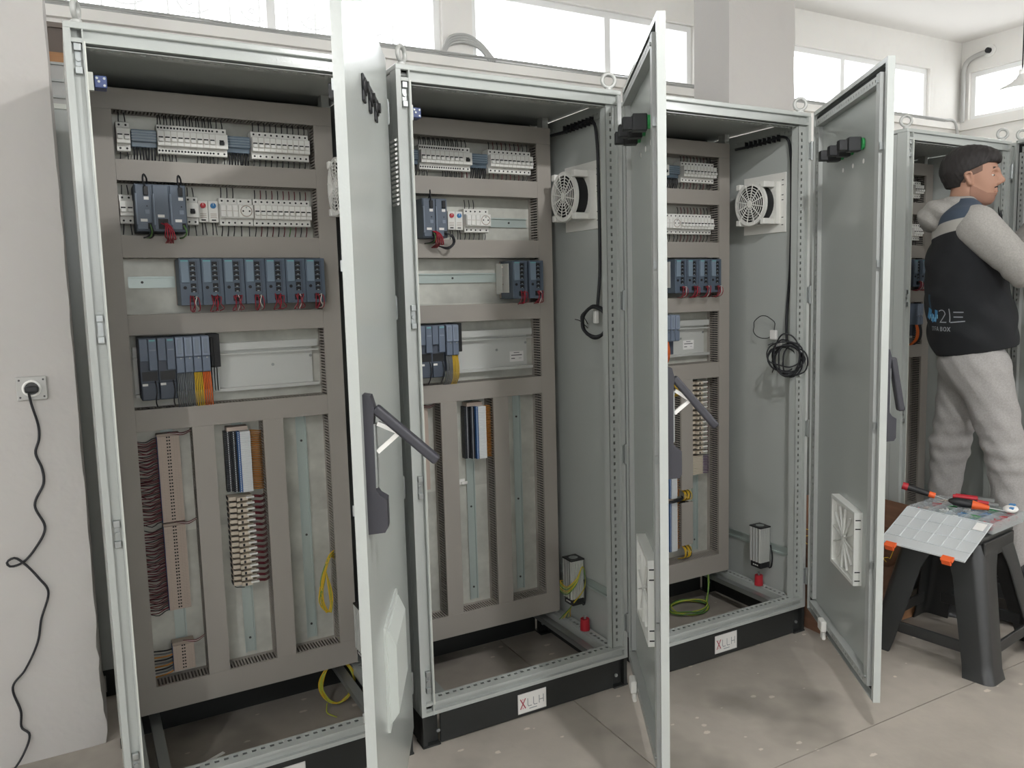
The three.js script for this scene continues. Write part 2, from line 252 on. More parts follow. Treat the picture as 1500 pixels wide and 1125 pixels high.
function plateLabelTex() {
  const c = document.createElement('canvas'); c.width = 128; c.height = 80; const x = c.getContext('2d');
  x.fillStyle = '#eceae8'; x.fillRect(0, 0, 128, 80); x.fillStyle = '#6b6b6e';
  x.fillRect(38, 9, 52, 5); x.fillRect(14, 27, 100, 7); x.fillRect(14, 52, 34, 7); x.fillStyle = '#a8a8aa'; x.fillRect(84, 53, 26, 4);
  const t = new THREE.CanvasTexture(c); t.colorSpace = THREE.SRGBColorSpace; return t;
}
const plateLabelMat = mat(0xffffff, 0.55, 0, { map: plateLabelTex() });
function printed(name, w, h, x, y, z, m, parent) { const g = new THREE.BoxGeometry(w, h, 0.0006); g.translate(x, y, z); return put(name, g, m, parent); }

// one wiring duct: floor, two comb walls and a lid; a horizontal one runs along x, an upright one along y
function duct(parent, x0, x1, y0, y1, upright) {
  const g = new THREE.Group(); g.name = 'wiring_duct'; parent.add(g);
  part('duct_base', bb(x0 + 0.002, x1 - 0.002, y0 + 0.002, y1 - 0.002, PLATE, PLATE + 0.003), M.ductIn, g);
  const teeth = [], pitch = 0.0098, tooth = 0.0049, zf = DUCT - 0.006;
  if (upright) for (let y = y0 + 0.003; y < y1 - tooth; y += pitch) for (const x of [x0 + 0.0005, x1 - 0.0025]) teeth.push(bb(x, x + 0.002, y, y + tooth, PLATE + 0.018, zf));
  else for (let x = x0 + 0.003; x < x1 - tooth; x += pitch) for (const y of [y0 + 0.0005, y1 - 0.0025]) teeth.push(bb(x, x + tooth, y, y + 0.002, PLATE + 0.018, zf));
  const walls = upright ? [bb(x0 + 0.0005, x0 + 0.0025, y0, y1, PLATE, PLATE + 0.018), bb(x1 - 0.0025, x1 - 0.0005, y0, y1, PLATE, PLATE + 0.018)] : [bb(x0, x1, y0 + 0.0005, y0 + 0.0025, PLATE, PLATE + 0.018), bb(x0, x1, y1 - 0.0025, y1 - 0.0005, PLATE, PLATE + 0.018)];
  stuffPart('comb_wall', [...teeth, ...walls], M.duct, g);
  const cores = []; for (let k = 0; k < 7; k++) { const a = k / 7 * Math.PI * 2, c1 = 0.013 * Math.cos(a) * (k ? 1 : 0), c2 = 0.014 * Math.sin(a) - 0.001, zc = (PLATE + DUCT) / 2 - 0.006 + c2; cores.push(upright ? cyl(0.0075, y1 - y0 - 0.01, (x0 + x1) / 2 + c1, (y0 + y1) / 2, zc, 'y', 6) : cyl(0.0075, x1 - x0 - 0.01, (x0 + x1) / 2, (y0 + y1) / 2 + c1, zc, 'x', 6)); }
  stuffPart('enclosed_wires', cores, M.wireBlack, g);
  part('duct_lid', upright ? [bb(x0, x1, y0, y1, DUCT - 0.003, DUCT), bb(x0, x0 + 0.0015, y0, y1, DUCT - 0.010, DUCT - 0.003), bb(x1 - 0.0015, x1, y0, y1, DUCT - 0.010, DUCT - 0.003)] : [bb(x0, x1, y0, y1, DUCT - 0.003, DUCT), bb(x0, x1, y0, y0 + 0.0015, DUCT - 0.010, DUCT - 0.003), bb(x0, x1, y1 - 0.0015, y1, DUCT - 0.010, DUCT - 0.003)], M.duct, g);
  return g;
}
const LOW = [0.2387, 1.0443], GX = [0.0485, 0.1086, 0.263, 0.3259, 0.4743, 0.5372, 0.6866, 0.745];
const railGeo = (x0, x1, y, z = PLATE) => [bb(x0, x1, y - 0.0135, y + 0.0135, z + 0.0005, z + 0.0018), bb(x0, x1, y - 0.0145, y - 0.013, z + 0.0005, z + 0.0075), bb(x0, x1, y + 0.013, y + 0.0145, z + 0.0005, z + 0.0075), bb(x0, x1, y - 0.0175, y - 0.013, z + 0.0065, z + 0.0078), bb(x0, x1, y + 0.013, y + 0.0175, z + 0.0065, z + 0.0078)];
const railUp = (x, y0, y1, z = PLATE) => [bb(x - 0.0135, x + 0.0135, y0, y1, z + 0.0005, z + 0.0018), bb(x - 0.0145, x - 0.013, y0, y1, z + 0.0005, z + 0.0075), bb(x + 0.013, x + 0.0145, y0, y1, z + 0.0005, z + 0.0075), bb(x - 0.0175, x - 0.013, y0, y1, z + 0.0065, z + 0.0078), bb(x + 0.013, x + 0.0175, y0, y1, z + 0.0065, z + 0.0078)];

const EYE = { 1: [1.3, 0.2], 2: [0.72, -0.35], 3: [0.5, -0.6], 4: [-0.8, -0.85], 5: [-0.8, 0.3] };
function cabinetShell(i, label) {
  const c = thing('electrical_cabinet', label, 'cabinet'); inCab(i, c, 0, 0, 0);
  // posts: outer flange, recessed channel, sealing lip
  const post = (s) => { const X = (x) => s > 0 ? x : W - x, b = (a, e, z0, z1) => bb(X(a), X(e), P, T - 0.016, z0, z1); return [b(0, 0.015, -0.05, 0), b(0.015, 0.038, -0.05, -0.013), b(0.038, 0.0415, -0.05, 0.002)]; };
  part('corner_post', post(1), M.cab, c);
  part('sealing_lip', bb(0.0415, 0.0448, P + 0.035, T - 0.045, -0.02, 0.003), M.lip, c);
  const strip = moved(perf(T - P - 0.09, 0.034, 0.002, 0.025, 0.011, 0.0075, -0.002), basis([0, 1, 0], [-1, 0, 0], [0, 0, 1], [W - 0.040, P + 0.045, -0.014]));
  part('corner_post', [bb(W - 0.015, W, P, T - 0.016, -0.05, 0), bb(W - 0.024, W - 0.015, P, T - 0.016, -0.018, -0.014), strip, bb(W - 0.057, W - 0.055, P, T - 0.016, -0.045, -0.012)], M.cab, c);
  for (const x of [0, W - 0.05]) part('rear_post', bb(x, x + 0.05, P, T - 0.016, -DEP, -DEP + 0.05), M.cab, c);
  // roof and top rail
  part('roof_panel', [rb(0, W, T - 0.016, T, -DEP, 0.0, 0.003)], M.cab, c);
  part('top_rail', [bb(0.015, W - 0.015, T - 0.038, T - 0.016, -0.05, -0.013), bb(0.015, W - 0.015, T - 0.048, T - 0.038, -0.05, 0.001)], M.cab, c);
  part('roof_strip', moved(perf(W - 0.09, 0.044, 0.002, 0.025, 0.013, 0.009), basis([1, 0, 0], [0, 0, 1], [0, -1, 0], [0.045, T - 0.052, -0.036])), M.cab, c);
  part('roof_strip', moved(perf(DEP - 0.16, 0.03, 0.002, 0.025, 0.012, 0.007), basis([0, 0, -1], [0, -1, 0], [-1, 0, 0], [W - 0.012, T - 0.055, -0.05])), M.cab, c);
  part('rear_top_rail', [bb(0.05, W - 0.05, T - 0.075, T - 0.02, -DEP + 0.03, -DEP + 0.045), moved(perf(W - 0.1, 0.05, 0.002, 0.025, 0.012, 0.008, -0.01), basis([1, 0, 0], [0, 1, 0], [0, 0, 1], [0.05, T - 0.05, -DEP + 0.05]))], M.cabDark, c);
  part('roof_bracket', [bb(W - 0.075, W - 0.05, T - 0.075, T - 0.016, -0.45, -0.41)], M.cabDark, c);
  // bottom rail
  part('bottom_rail', [bb(0.015, W - 0.015, P, P + 0.012, -0.05, 0), bb(0.015, W - 0.015, P + 0.012, P + 0.036, -0.016, -0.013), bb(0.015, W - 0.015, P + 0.034, P + 0.042, -0.018, 0.001), bb(0.05, W - 0.05, P + 0.012, P + 0.039, -0.052, -0.0505)], M.cab, c);
  part('floor_strip', moved(perf(W - 0.10, 0.032, 0.002, 0.025, 0.012, 0.011, -0.001), basis([1, 0, 0], [0, 0, -1], [0, 1, 0], [0.05, P + 0.040, -0.034])), M.cab, c);
  for (const s of [0, 1]) {
    const X = s ? W - 0.062 : 0.018;
    part('side_base_rail', [bb(X, X + 0.044, P, P + 0.002, -DEP + 0.05, -0.05), bb(X, X + 0.0015, P, P + 0.0305, -DEP + 0.05, -0.05), bb(X + 0.0425, X + 0.044, P, P + 0.0305, -DEP + 0.05, -0.05), moved(perf(DEP - 0.12, 0.040, 0.002, 0.025, 0.013, 0.011), basis([0, 0, -1], [-1, 0, 0], [0, 1, 0], [X + 0.022, P + 0.031, -0.055]))], M.cab, c);
    const Y = s ? W - 0.115 : 0.085;
    part('mounting_runner', [bb(Y, Y + 0.03, P + 0.018, P + 0.021, -DEP + 0.05, -0.02), bb(Y, Y + 0.002, P, P + 0.02, -DEP + 0.05, -0.02)], M.steel, c);
  }
  part('side_panel', [bb(0, 0.006, P, T - 0.02, -DEP + 0.01, -0.052)], M.cab, c);
  part('side_panel', [bb(W - 0.006, W, P, T - 0.02, -DEP + 0.01, -0.052)], M.cab, c);
  part('back_panel', bb(0.05, W - 0.05, P, T - 0.016, -DEP, -DEP + 0.006), M.cab, c);
  // plinth: corner pieces and the two boards
  for (const x of [0, W - 0.06]) for (const z of [-DEP, -0.06]) {
    const q = new THREE.Group(); q.name = 'plinth_corner'; c.add(q);
    part('corner_body', [bb(x + 0.002, x + 0.058, 0.006, P - 0.001, z + 0.020, z + 0.038), bb(x ? x + 0.044 : x + 0.002, x ? x + 0.058 : x + 0.016, 0.006, P - 0.001, z + 0.002, z + 0.058)], M.plinth, q);
    part('foot_plate', extr(rect(x, x + 0.06, -z - 0.06, -z), 0.006, [rect(x + 0.018, x + 0.042, -z - 0.036, -z - 0.018).reverse()]).rotateX(-Math.PI / 2), M.plinth, q);
    part('bolt', cyl(0.006, 0.006, x ? x + 0.008 : x + 0.052, 0.05, z ? z + 0.06 : 0, 'z', 8), M.steel, q);
  }
  part('plinth_board', rb(0.062, W - 0.062, 0.003, P - 0.003, -0.014, -0.004, 0.003), M.plinth, c);
  part('plinth_board', rb(0.062, W - 0.062, 0.003, P - 0.003, -DEP + 0.004, -DEP + 0.014, 0.003), M.plinth, c);
  for (const x of [0.004, W - 0.016]) part('plinth_board', bb(x, x + 0.012, 0.003, P - 0.003, -DEP + 0.062, -0.062), M.plinth, c);
  // lifting eyes at the front corners
  for (const [k, x] of [[0, 0.03], [1, W - 0.03]]) { const e = new THREE.TorusGeometry(0.022, 0.0068, 8, 22); e.rotateY(EYE[i][k]); e.translate(x, T + 0.036, -0.03); part('eye_bolt', [e, cyl(0.013, 0.012, x, T + 0.005, -0.03, 'y', 14)], M.eyeBolt, c); }
  return c;
}
function cabinetInside(i, c, dx, o = {}) {
  // latch keepers on the left post
  for (const y of [2.02, 1.37, 0.845, 0.215]) {
    const g = new THREE.Group(); g.name = 'latch_keeper'; c.add(g);
    part('keeper_body', [rb(0.019, 0.035, y + 0.018, y + 0.036, -0.014, 0.000, 0.002), rb(0.019, 0.035, y - 0.036, y - 0.018, -0.014, 0.000, 0.002), bb(0.021, 0.033, y - 0.03, y + 0.03, -0.0135, -0.009)], M.steel, g);
    part('keeper_screw', cyl(0.006, 0.006, 0.027, y, -0.007, 'z', 12), M.steel, g);
  }
  for (const y of [1.96, 1.40, 0.86, 0.24]) part('hinge', [bb(W - 0.013, W + 0.004, y - 0.03, y + 0.03, -0.001, 0.008), cyl(0.006, 0.07, W - 0.003, y, 0.008, 'y', 8)], M.steel, c);
  const s = new THREE.Group(); s.name = 'door_switch'; c.add(s);
  part('switch_bracket', bb(0.045, 0.056, 1.952, 1.995, -0.03, -0.018), M.lip, s); part('switch_body', rb(0.058, 0.086, 1.962, 1.992, -0.07, -0.03, 0.003), M.switchBlue, s);
  for (const [x, y] of [[0.064, 1.985], [0.08, 1.985], [0.08, 1.968], [0.068, 1.977]]) part('switch_screw', cyl(0.003, 0.003, x, y, -0.0295, 'z', 8), M.steel, s);
  // mounting plate, ducts, rails
  part('mounting_plate', [bb(0.04 + dx, 0.753 + dx, 0.146, 2.058, PLATE - 0.003, PLATE)], M.zinc, c);
  for (const x of [0.09, 0.73]) for (const y of [0.2, 2.0]) part('plate_bracket', bb(x + dx - 0.015, x + dx + 0.015, y - 0.02, y + 0.02, -DEP + 0.006, PLATE - 0.003), M.steel, c);
  const hd = [[1.9887, 2.0483], [1.7879, 1.8484], [1.5642, 1.6291], [1.3341, 1.3956], [1.0443, 1.11], [0.1562, 0.2387]];
  hd.forEach(([a, b], k) => { if (k > 0 && k < 5) duct(c, GX[1] + 0.0005 + dx, GX[6] - 0.0005 + dx, a, b, false); else duct(c, GX[0] + dx, GX[7] + dx, a, b, false); });
  duct(c, GX[0] + dx, GX[1] + dx, 0.239, 1.988, true); duct(c, GX[6] + dx, GX[7] + dx, 0.239, 1.988, true);
  duct(c, GX[2] + dx, GX[3] + dx, LOW[0] + 0.0005, LOW[1] - 0.0005, true);
  if (o.cutDuct) { duct(c, GX[4] + dx, GX[5] + dx, 0.563, LOW[1] - 0.0005, true); duct(c, GX[4] + dx, GX[5] + dx, 0.314, 0.506, true); }
  else duct(c, GX[4] + dx, GX[5] + dx, LOW[0] + 0.0005, LOW[1] - 0.0005, true);
  for (const y of [1.905, 1.692, 1.490].map(plateY)) { part('din_rail', railGeo(0.122 + dx, 0.675 + dx, y), M.rail, c); for (const x of [0.16, 0.36, 0.6]) part('rail_screw', cyl(0.004, 0.002, x + dx, y, PLATE + 0.0028, 'z', 10), M.screw, c); }
  for (const x of [0.196, 0.405, 0.61]) { part('din_rail', railUp(x + dx, 0.252, 1.034), M.rail, c); for (const y of [0.30, 0.62, 0.95]) part('rail_screw', cyl(0.004, 0.002, x + dx, y, PLATE + 0.0028, 'z', 10), M.screw, c); }
  // broad profile rail of the controller row
  const pr = new THREE.Group(); pr.name = 'controller_rail'; c.add(pr);
  part('profile', [bb(0.118 + dx, 0.66 + dx, 1.145, 1.29, PLATE + 0.006, PLATE + 0.009), bb(0.118 + dx, 0.676 + dx, 1.272, 1.296, PLATE + 0.009, PLATE + 0.026), bb(0.118 + dx, 0.676 + dx, 1.141, 1.151, PLATE + 0.009, PLATE + 0.03), bb(0.118 + dx, 0.676 + dx, 1.258, 1.263, PLATE + 0.009, PLATE + 0.03)], M.alu, pr);
  part('profile_screw', cyl(0.005, 0.004, 0.53 + dx, 1.217, PLATE + 0.009, 'z', 10), M.steel, pr); part('profile_screw', cyl(0.005, 0.004, 0.655 + dx, 1.24, PLATE + 0.009, 'z', 10), M.steel, pr);
  if (o.plateLabel) printed('rating_label', 0.06, 0.04, o.plateLabel, 1.188, PLATE + 0.0096, plateLabelMat, pr);
  // side wall: fan frame holes plate and short rail with heater fixing
  part('din_rail', [bb(W - 0.0075, W - 0.006, 0.301, 0.329, -0.45, -0.045), bb(W - 0.014, W - 0.0125, 0.296, 0.303, -0.45, -0.045), bb(W - 0.014, W - 0.0125, 0.327, 0.334, -0.45, -0.045), bb(W - 0.0135, W - 0.0075, 0.3015, 0.303, -0.45, -0.045), bb(W - 0.0135, W - 0.0075, 0.327, 0.3285, -0.45, -0.045)], M.rail, c);
}
// ---------------------------------------------------------------- doors
const DOORANGLE = { 1: 64.4, 2: 60.97, 3: 57.52, 4: 70 };
function makeDoor(i, c, leverOpen) {
  const d = new THREE.Group(); d.name = 'door'; c.add(d); d.position.set(i === 1 ? W - 0.02 : W, 0, 0.004); d.rotation.y = DOORANGLE[i] * RAD;
  const y0 = P + 0.003, y1 = T - 0.003, x0 = -0.7905, x1 = -0.021, zo = 0.022, L = y1 - y0;
  part('door_leaf', bb(x0, x1, y0, y1, zo - 0.002, zo), M.cab, d);
  part('edge_flange', [bb(x0, x0 + 0.003, y0, y1, 0, zo - 0.002), bb(x1 - 0.003, x1, y0, y1, 0.0, zo - 0.002), bb(x0 + 0.003, x1 - 0.003, y1 - 0.003, y1, 0, zo - 0.002), bb(x0 + 0.003, x1 - 0.003, y0, y0 + 0.003, 0, zo - 0.002), bb(x0 + 0.003, x0 + 0.017, y0, y1, 0, 0.002), bb(x0 + 0.017, x1 - 0.01, y1 - 0.015, y1 - 0.003, 0, 0.002)], M.cab, d);
  part('gasket', [bb(x0 + 0.024, x0 + 0.034, y0 + 0.02, y1 - 0.02, 0.010, zo - 0.002), bb(x1 - 0.018, x1 - 0.010, y0 + 0.02, y1 - 0.02, 0.010, zo - 0.002), bb(x0 + 0.034, x1 - 0.018, y1 - 0.03, y1 - 0.02, 0.010, zo - 0.002), bb(x0 + 0.034, x1 - 0.018, y0 + 0.02, y0 + 0.03, 0.010, zo - 0.002)], M.gasket, d);
  // perforated stiffening frame on the inner side
  const up = (x) => [moved(perf(L - 0.12, 0.036, 0.0015, 0.025, 0.010, 0.010), basis([0, 1, 0], [1, 0, 0], [0, 0, -1], [x, y0 + 0.06, 0.006])), bb(x - 0.018, x - 0.0165, y0 + 0.06, y1 - 0.06, 0.006, zo - 0.002), bb(x + 0.0165, x + 0.018, y0 + 0.06, y1 - 0.06, 0.006, zo - 0.002)];
  const ac = (y) => [moved(perf(0.66, 0.024, 0.0015, 0.025, 0.008, 0.008), basis([1, 0, 0], [0, -1, 0], [0, 0, -1], [-0.73, y, -0.004])), bb(-0.73, -0.07, y - 0.012, y - 0.0105, -0.004, zo - 0.002), bb(-0.73, -0.07, y + 0.0105, y + 0.012, -0.004, zo - 0.002)];
  part('stiffener', up(-0.060), M.cabDark, d); part('stiffener', [bb(-0.748, -0.716, y0 + 0.035, y1 - 0.035, -0.006, zo - 0.002)], M.cabDark, d);
  part('stiffener', ac(y1 - 0.052), M.cabDark, d); part('stiffener', ac(y0 + 0.042), M.cabDark, d);
  for (const y of [y0 + 0.06, y1 - 0.06]) part('stiffener_screw', [cyl(0.005, 0.004, -0.732, y, -0.008, 'z', 10)], M.steel, d);
  for (const y of [1.85, 1.5, 1.0, 0.55]) part('lock_rod_roller', bb(-0.762, -0.756, y - 0.011, y + 0.011, -0.008, zo - 0.002), M.steel, d);
  part('stay_clip', [rb(-0.315, -0.265, y0 + 0.022, y0 + 0.065, -0.028, -0.006, 0.006), rb(-0.305, -0.275, y0 - 0.012, y0 + 0.04, -0.02, -0.006, 0.005)], M.white, d);
  // swing handle on the outer side
  const hx = -0.742;
  const hp = extr([[0, 0.935], [0.034, 0.938], [0.04, 0.948], [0.04, 1.008], [0.026, 1.017], [0.019, 1.028], [0.019, 1.16], [0.022, 1.2], [0.016, 1.224], [0, 1.227]], 0.038);
  hp.rotateY(-Math.PI / 2); hp.translate(hx + 0.019, 0, zo); hp.translate(0, 0.013, 0); part('handle_plate', hp, M.handle, d);
  part('handle_cheek', bb(hx - 0.014, hx + 0.014, 1.045, 1.178, zo + 0.019, zo + 0.0225), M.steel, d);
  const ang = leverOpen * RAD, lv = rb(-0.015, 0.015, -0.158, 0.012, -0.004, 0.016, 0.006); lv.rotateX(-ang); lv.translate(hx, 1.198, zo + 0.026); part('handle_lever', lv, M.handle, d);
  if (leverOpen > 30) { const sx = Math.sin(ang), cx = Math.cos(ang), q = [0, 1.198 - 0.06 * cx, zo + 0.026 + 0.06 * sx];
    const bar = (a, b) => { const v = V(b).sub(V(a)), L2 = v.length(), g = new THREE.BoxGeometry(0.010, L2, 0.009); g.applyQuaternion(new THREE.Quaternion().setFromUnitVectors(new THREE.Vector3(0, 1, 0), v.normalize())); g.translate((a[0] + b[0]) / 2 + hx, (a[1] + b[1]) / 2, (a[2] + b[2]) / 2); return g; };
    part('handle_link', bar([0, 1.178, zo + 0.026], q), M.white, d); part('handle_link', bar([0, 1.118, zo + 0.024], q), M.white, d); }
  // air filter low on the door: cowl outside, ribbed box inside
  const fx = -0.475, fy = 0.55, fs = 0.127;
  part('filter_cowl', [extr([[fx - fs, fy - fs], [fx + fs, fy - fs], [fx + fs, fy + fs], [fx - fs, fy + fs]], 0.006).translate(0, 0, zo)], M.cowl, d);
  const cowl = extr([[0, fy - fs + 0.012], [0.02, fy - fs + 0.04], [0.02, fy + fs - 0.05], [0.004, fy + fs - 0.012], [0, fy + fs - 0.012]], 2 * fs - 0.03); cowl.rotateY(-Math.PI / 2); cowl.translate(fx + fs - 0.015, 0, zo + 0.006); part('filter_grille', cowl, M.cowl, d);
  const ring = [rect(fx - fs + 0.012, fx + fs - 0.012, fy - fs + 0.012, fy + fs - 0.012).reverse()];
  part('filter_box', [extr(rect(fx - fs, fx + fs, fy - fs, fy + fs), 0.028, ring).translate(0, 0, -0.008)], M.filt, d);
  const spokes = []; for (let k = 0; k < 12; k++) { const b = new THREE.BoxGeometry(0.105, 0.004, 0.008); b.translate(0.06, 0, 0); b.rotateZ(k * Math.PI / 6 + 0.13); b.translate(fx, fy, -0.002); spokes.push(b); }
  stuffPart('filter_ribs', [...spokes, cyl(0.018, 0.006, fx, fy, -0.002, 'z', 14)], M.filt, d);
  part('filter_mat', bb(fx - fs + 0.01, fx + fs - 0.01, fy - fs + 0.01, fy + fs - 0.01, 0.008, 0.014), M.fanW, d);
  for (const y of [fy + 0.1, fy + 0.07, fy - 0.08, fy - 0.11]) part('filter_slot', bb(fx - fs - 0.0004, fx - fs + 0.002, y - 0.002, y + 0.002, -0.004, 0.014), M.dark, d);
  // pilot devices high on the door
  for (const u of [0.33, 0.435, 0.54]) {
    const t = new THREE.TorusGeometry(0.0165, 0.004, 8, 20); t.translate(-u, 1.898, zo + 0.006); part('pilot_bezel', [t, rb(-u - 0.017, -u + 0.017, 1.865, 1.925, zo, zo + 0.006, 0.003), cyl(0.012, 0.014, -u, 1.898, zo + 0.008, 'z', 16)], M.black, d);
    part('pilot_nut', cyl(0.019, 0.008, -u, 1.893, 0.014, 'z', 16), M.green, d);
    part('contact_block', [rb(-u - 0.006, -u + 0.03, 1.870, 1.916, -0.03, 0.010, 0.003), rb(-u + 0.012, -u + 0.045, 1.876, 1.911, -0.055, -0.012, 0.003)], M.black, d);
    part('pilot_label', cyl(0.008, 0.001, -u, 1.838, zo - 0.0026, 'z', 14), M.label, d);
  }
  return d;
}
const cab1 = cabinetShell(1, 'grey open control cabinet at the left, standing beside the plastered column');
const cab2 = cabinetShell(2, 'grey open control cabinet in the middle, second from the left');
const cab3 = cabinetShell(3, 'grey open control cabinet right of centre, third from the left');
const cab4 = cabinetShell(4, 'grey open control cabinet that the man is working in');
const cab5 = cabinetShell(5, 'grey cabinet at the far right edge, only its lifting eye showing');
const DX3 = -0.007;
cabinetInside(1, cab1, 0); cabinetInside(2, cab2, 0, { plateLabel: 0.615 }); cabinetInside(3, cab3, DX3, { plateLabel: 0.565, cutDuct: true }); cabinetInside(4, cab4, 0.035);
makeDoor(1, cab1, 47); makeDoor(2, cab2, 40); makeDoor(3, cab3, 10); makeDoor(4, cab4, 5);
{ // closed door of the far cabinet
  part('door', bb(0.003, W - 0.003, P + 0.003, T - 0.003, 0.002, 0.022), M.cab, cab5);
}
printed('maker_sticker', 0.11, 0.07, 0.397, 0.049, -0.0036, stickerMat, cab2); printed('maker_sticker', 0.113, 0.072, 0.362, 0.054, -0.0036, stickerMat, cab3); printed('maker_sticker', 0.113, 0.072, 0.404, 0.05, -0.0036, stickerMat, cab1);
for (const y of [2.0, 1.42, 0.86, 0.24]) part('panel_screw', cyl(0.006, 0.003, -0.0015, y, -0.09, 'x', 10), M.dark, cab4);
{ // white slats modelled in place of daylight patches on the second cabinet's left side
  const g = new THREE.Group(); g.name = 'daylight_marks'; cab2.add(g);
  for (let k = 0; k < 15; k++) { const b = new THREE.BoxGeometry(0.009, 0.006, 0.042); b.rotateZ(0.5); b.translate(-0.003, 1.705 + k * 0.0132, -0.033); part('daylight_slat', b, M.white, g); }
}
for (const y of [2.0]) part('panel_hole', cyl(0.006, 0.003, -0.0012, y, -0.07, 'x', 10), M.dark, cab2);
// ---------------------------------------------------------------- devices on the rails (origin: rail face, centre height)
const RZ = PLATE + 0.0078;
const extrX = (pts, w) => { const g = extr(pts.map(([z, y]) => [z, y]), w); g.rotateY(-Math.PI / 2); g.translate(w / 2, 0, 0); return g; };   // side profile (z, y) swept along x, centred
const bodyProfile = [[0, -0.0425], [0.046, -0.0425], [0.049, -0.04], [0.049, -0.0215], [0.068, -0.0215], [0.07, -0.0195], [0.07, 0.0205], [0.068, 0.0225], [0.049, 0.0225], [0.049, 0.0405], [0.046, 0.0425], [0, 0.0425]];
const cache = {};
const once = (k, f) => cache[k] ?? (cache[k] = f());
function wireUp(x, y, z, dy, lean) { return tube([[x, y, z], [x + lean * 0.3, y + dy * 0.4, z + 0.004], [x + lean, y + dy, z - 0.004]], 0.0016, 6, 5); }
function breakerProto(poles, o = {}) {
  const g = new THREE.Group(), w = 0.018 * poles - 0.0006; g.name = 'circuit_breaker';
  put('body', once('bb' + w, () => merged(extrX(bodyProfile, w))), M.breaker, g);
  for (let k = 0; k < (o.joined ? 1 : poles); k++) {
    const x = o.joined ? 0 : (k - (poles - 1) / 2) * 0.018;
    put('lever_slot', once('sl', () => merged(bb(-0.0062, 0.0062, 0.0005, 0.0045, 0.0695, 0.0708))), M.dark, g).position.x = x;
    put('lever', once('lv', () => merged(rb(-0.0068, 0.0068, -0.0105, 0.0, 0.069, 0.0785, 0.002))), o.lever ?? M.lever, g).position.x = x;
  }
  const sc = once('sc', () => merged(cyl(0.0031, 0.0008, 0, 0, 0.0494, 'z', 10))), n = o.screws ?? poles, sw = w / n;
  for (let k = 0; k < n; k++) for (const y of [-0.0335, 0.0335]) put('terminal_screw', sc, M.dark, g).position.set((k - (n - 1) / 2) * sw, y, 0);
  put('joint', once('jn', () => merged(bb(-0.0003, 0.0003, -0.021, 0.022, 0.069, 0.0702))), M.beigeD, g).position.x = -w / 2 + 0.0002;
  const up = [], dn = []; for (let k = 0; k < n; k++) { const x = (k - (n - 1) / 2) * sw; up.push(wireUp(x, 0.040, 0.034, 0.032 + (o.tall ?? 0), (k % 2 ? -1 : 1) * 0.002)); dn.push(wireUp(x, -0.040, 0.034, -0.034, (k % 2 ? 1 : -1) * 0.003)); }
  if (!o.noTop) put('supply_wire', merged(up), o.top ?? M.wireBlack, g); if (!o.noBottom) put('load_wire', merged(dn), o.bottom ?? M.wireBlack, g);
  return g;
}
const P1 = breakerProto(1), P1r = breakerProto(1, { bottom: M.wireDkRed, top: M.wireDkRed }), P1g = breakerProto(1, { bottom: M.wireGreen, top: M.wireDkRed }), P1N = breakerProto(1, { screws: 2 }), P1Nb = breakerProto(1, { screws: 2, noBottom: true }), P2 = breakerProto(2), P2m = breakerProto(2, { joined: true, lever: M.dark, screws: 2 }), P2r = breakerProto(2, { joined: true, lever: M.dark, screws: 2, bottom: M.wireDkRed });
function place(proto, i, x, y, label, category, group, z = RZ) { const o = proto.clone(); o.name = numbered(proto.name); o.userData = {}; tag(o, label, category, group); scene.add(o); return dev(i, o, x, y, z); }
function breakerBlock(i, x0, y, protos, where, word) { protos.forEach((p, k) => { const w = 0.018; place(p, i, x0 + w * (k + 0.5), y, `white breaker, ${ORD[k]} from left in ${word}, ${where}`, 'circuit breaker', `breakers in ${word}, ${where}`); }); }

// distribution block: bluish stepped housing with fanned black wires
const distProto = (() => {
  const g = new THREE.Group(); g.name = 'distribution_block';
  part('housing', [rb(-0.034, 0.034, -0.012, 0.024, 0, 0.05, 0.003), rb(-0.034, 0.034, -0.026, -0.008, 0, 0.04, 0.003)], M.dist, g);
  for (let k = 0; k < 4; k++) part('cover_rib', bb(-0.034, 0.034, -0.008 + k * 0.008, -0.0055 + k * 0.008, 0.049, 0.052), M.distHi, g);
  const w = []; for (let k = 0; k < 8; k++) w.push(tube([[-0.028 + k * 0.008, -0.022, 0.034], [-0.029 + k * 0.008, -0.04, 0.042], [-0.026 + k * 0.0075 + rr(-0.003, 0.003), -0.070, 0.03]], 0.0024, 8, 5)); stuffPart('wire_fan', w, M.wireBlack, g);
  return g;
})();
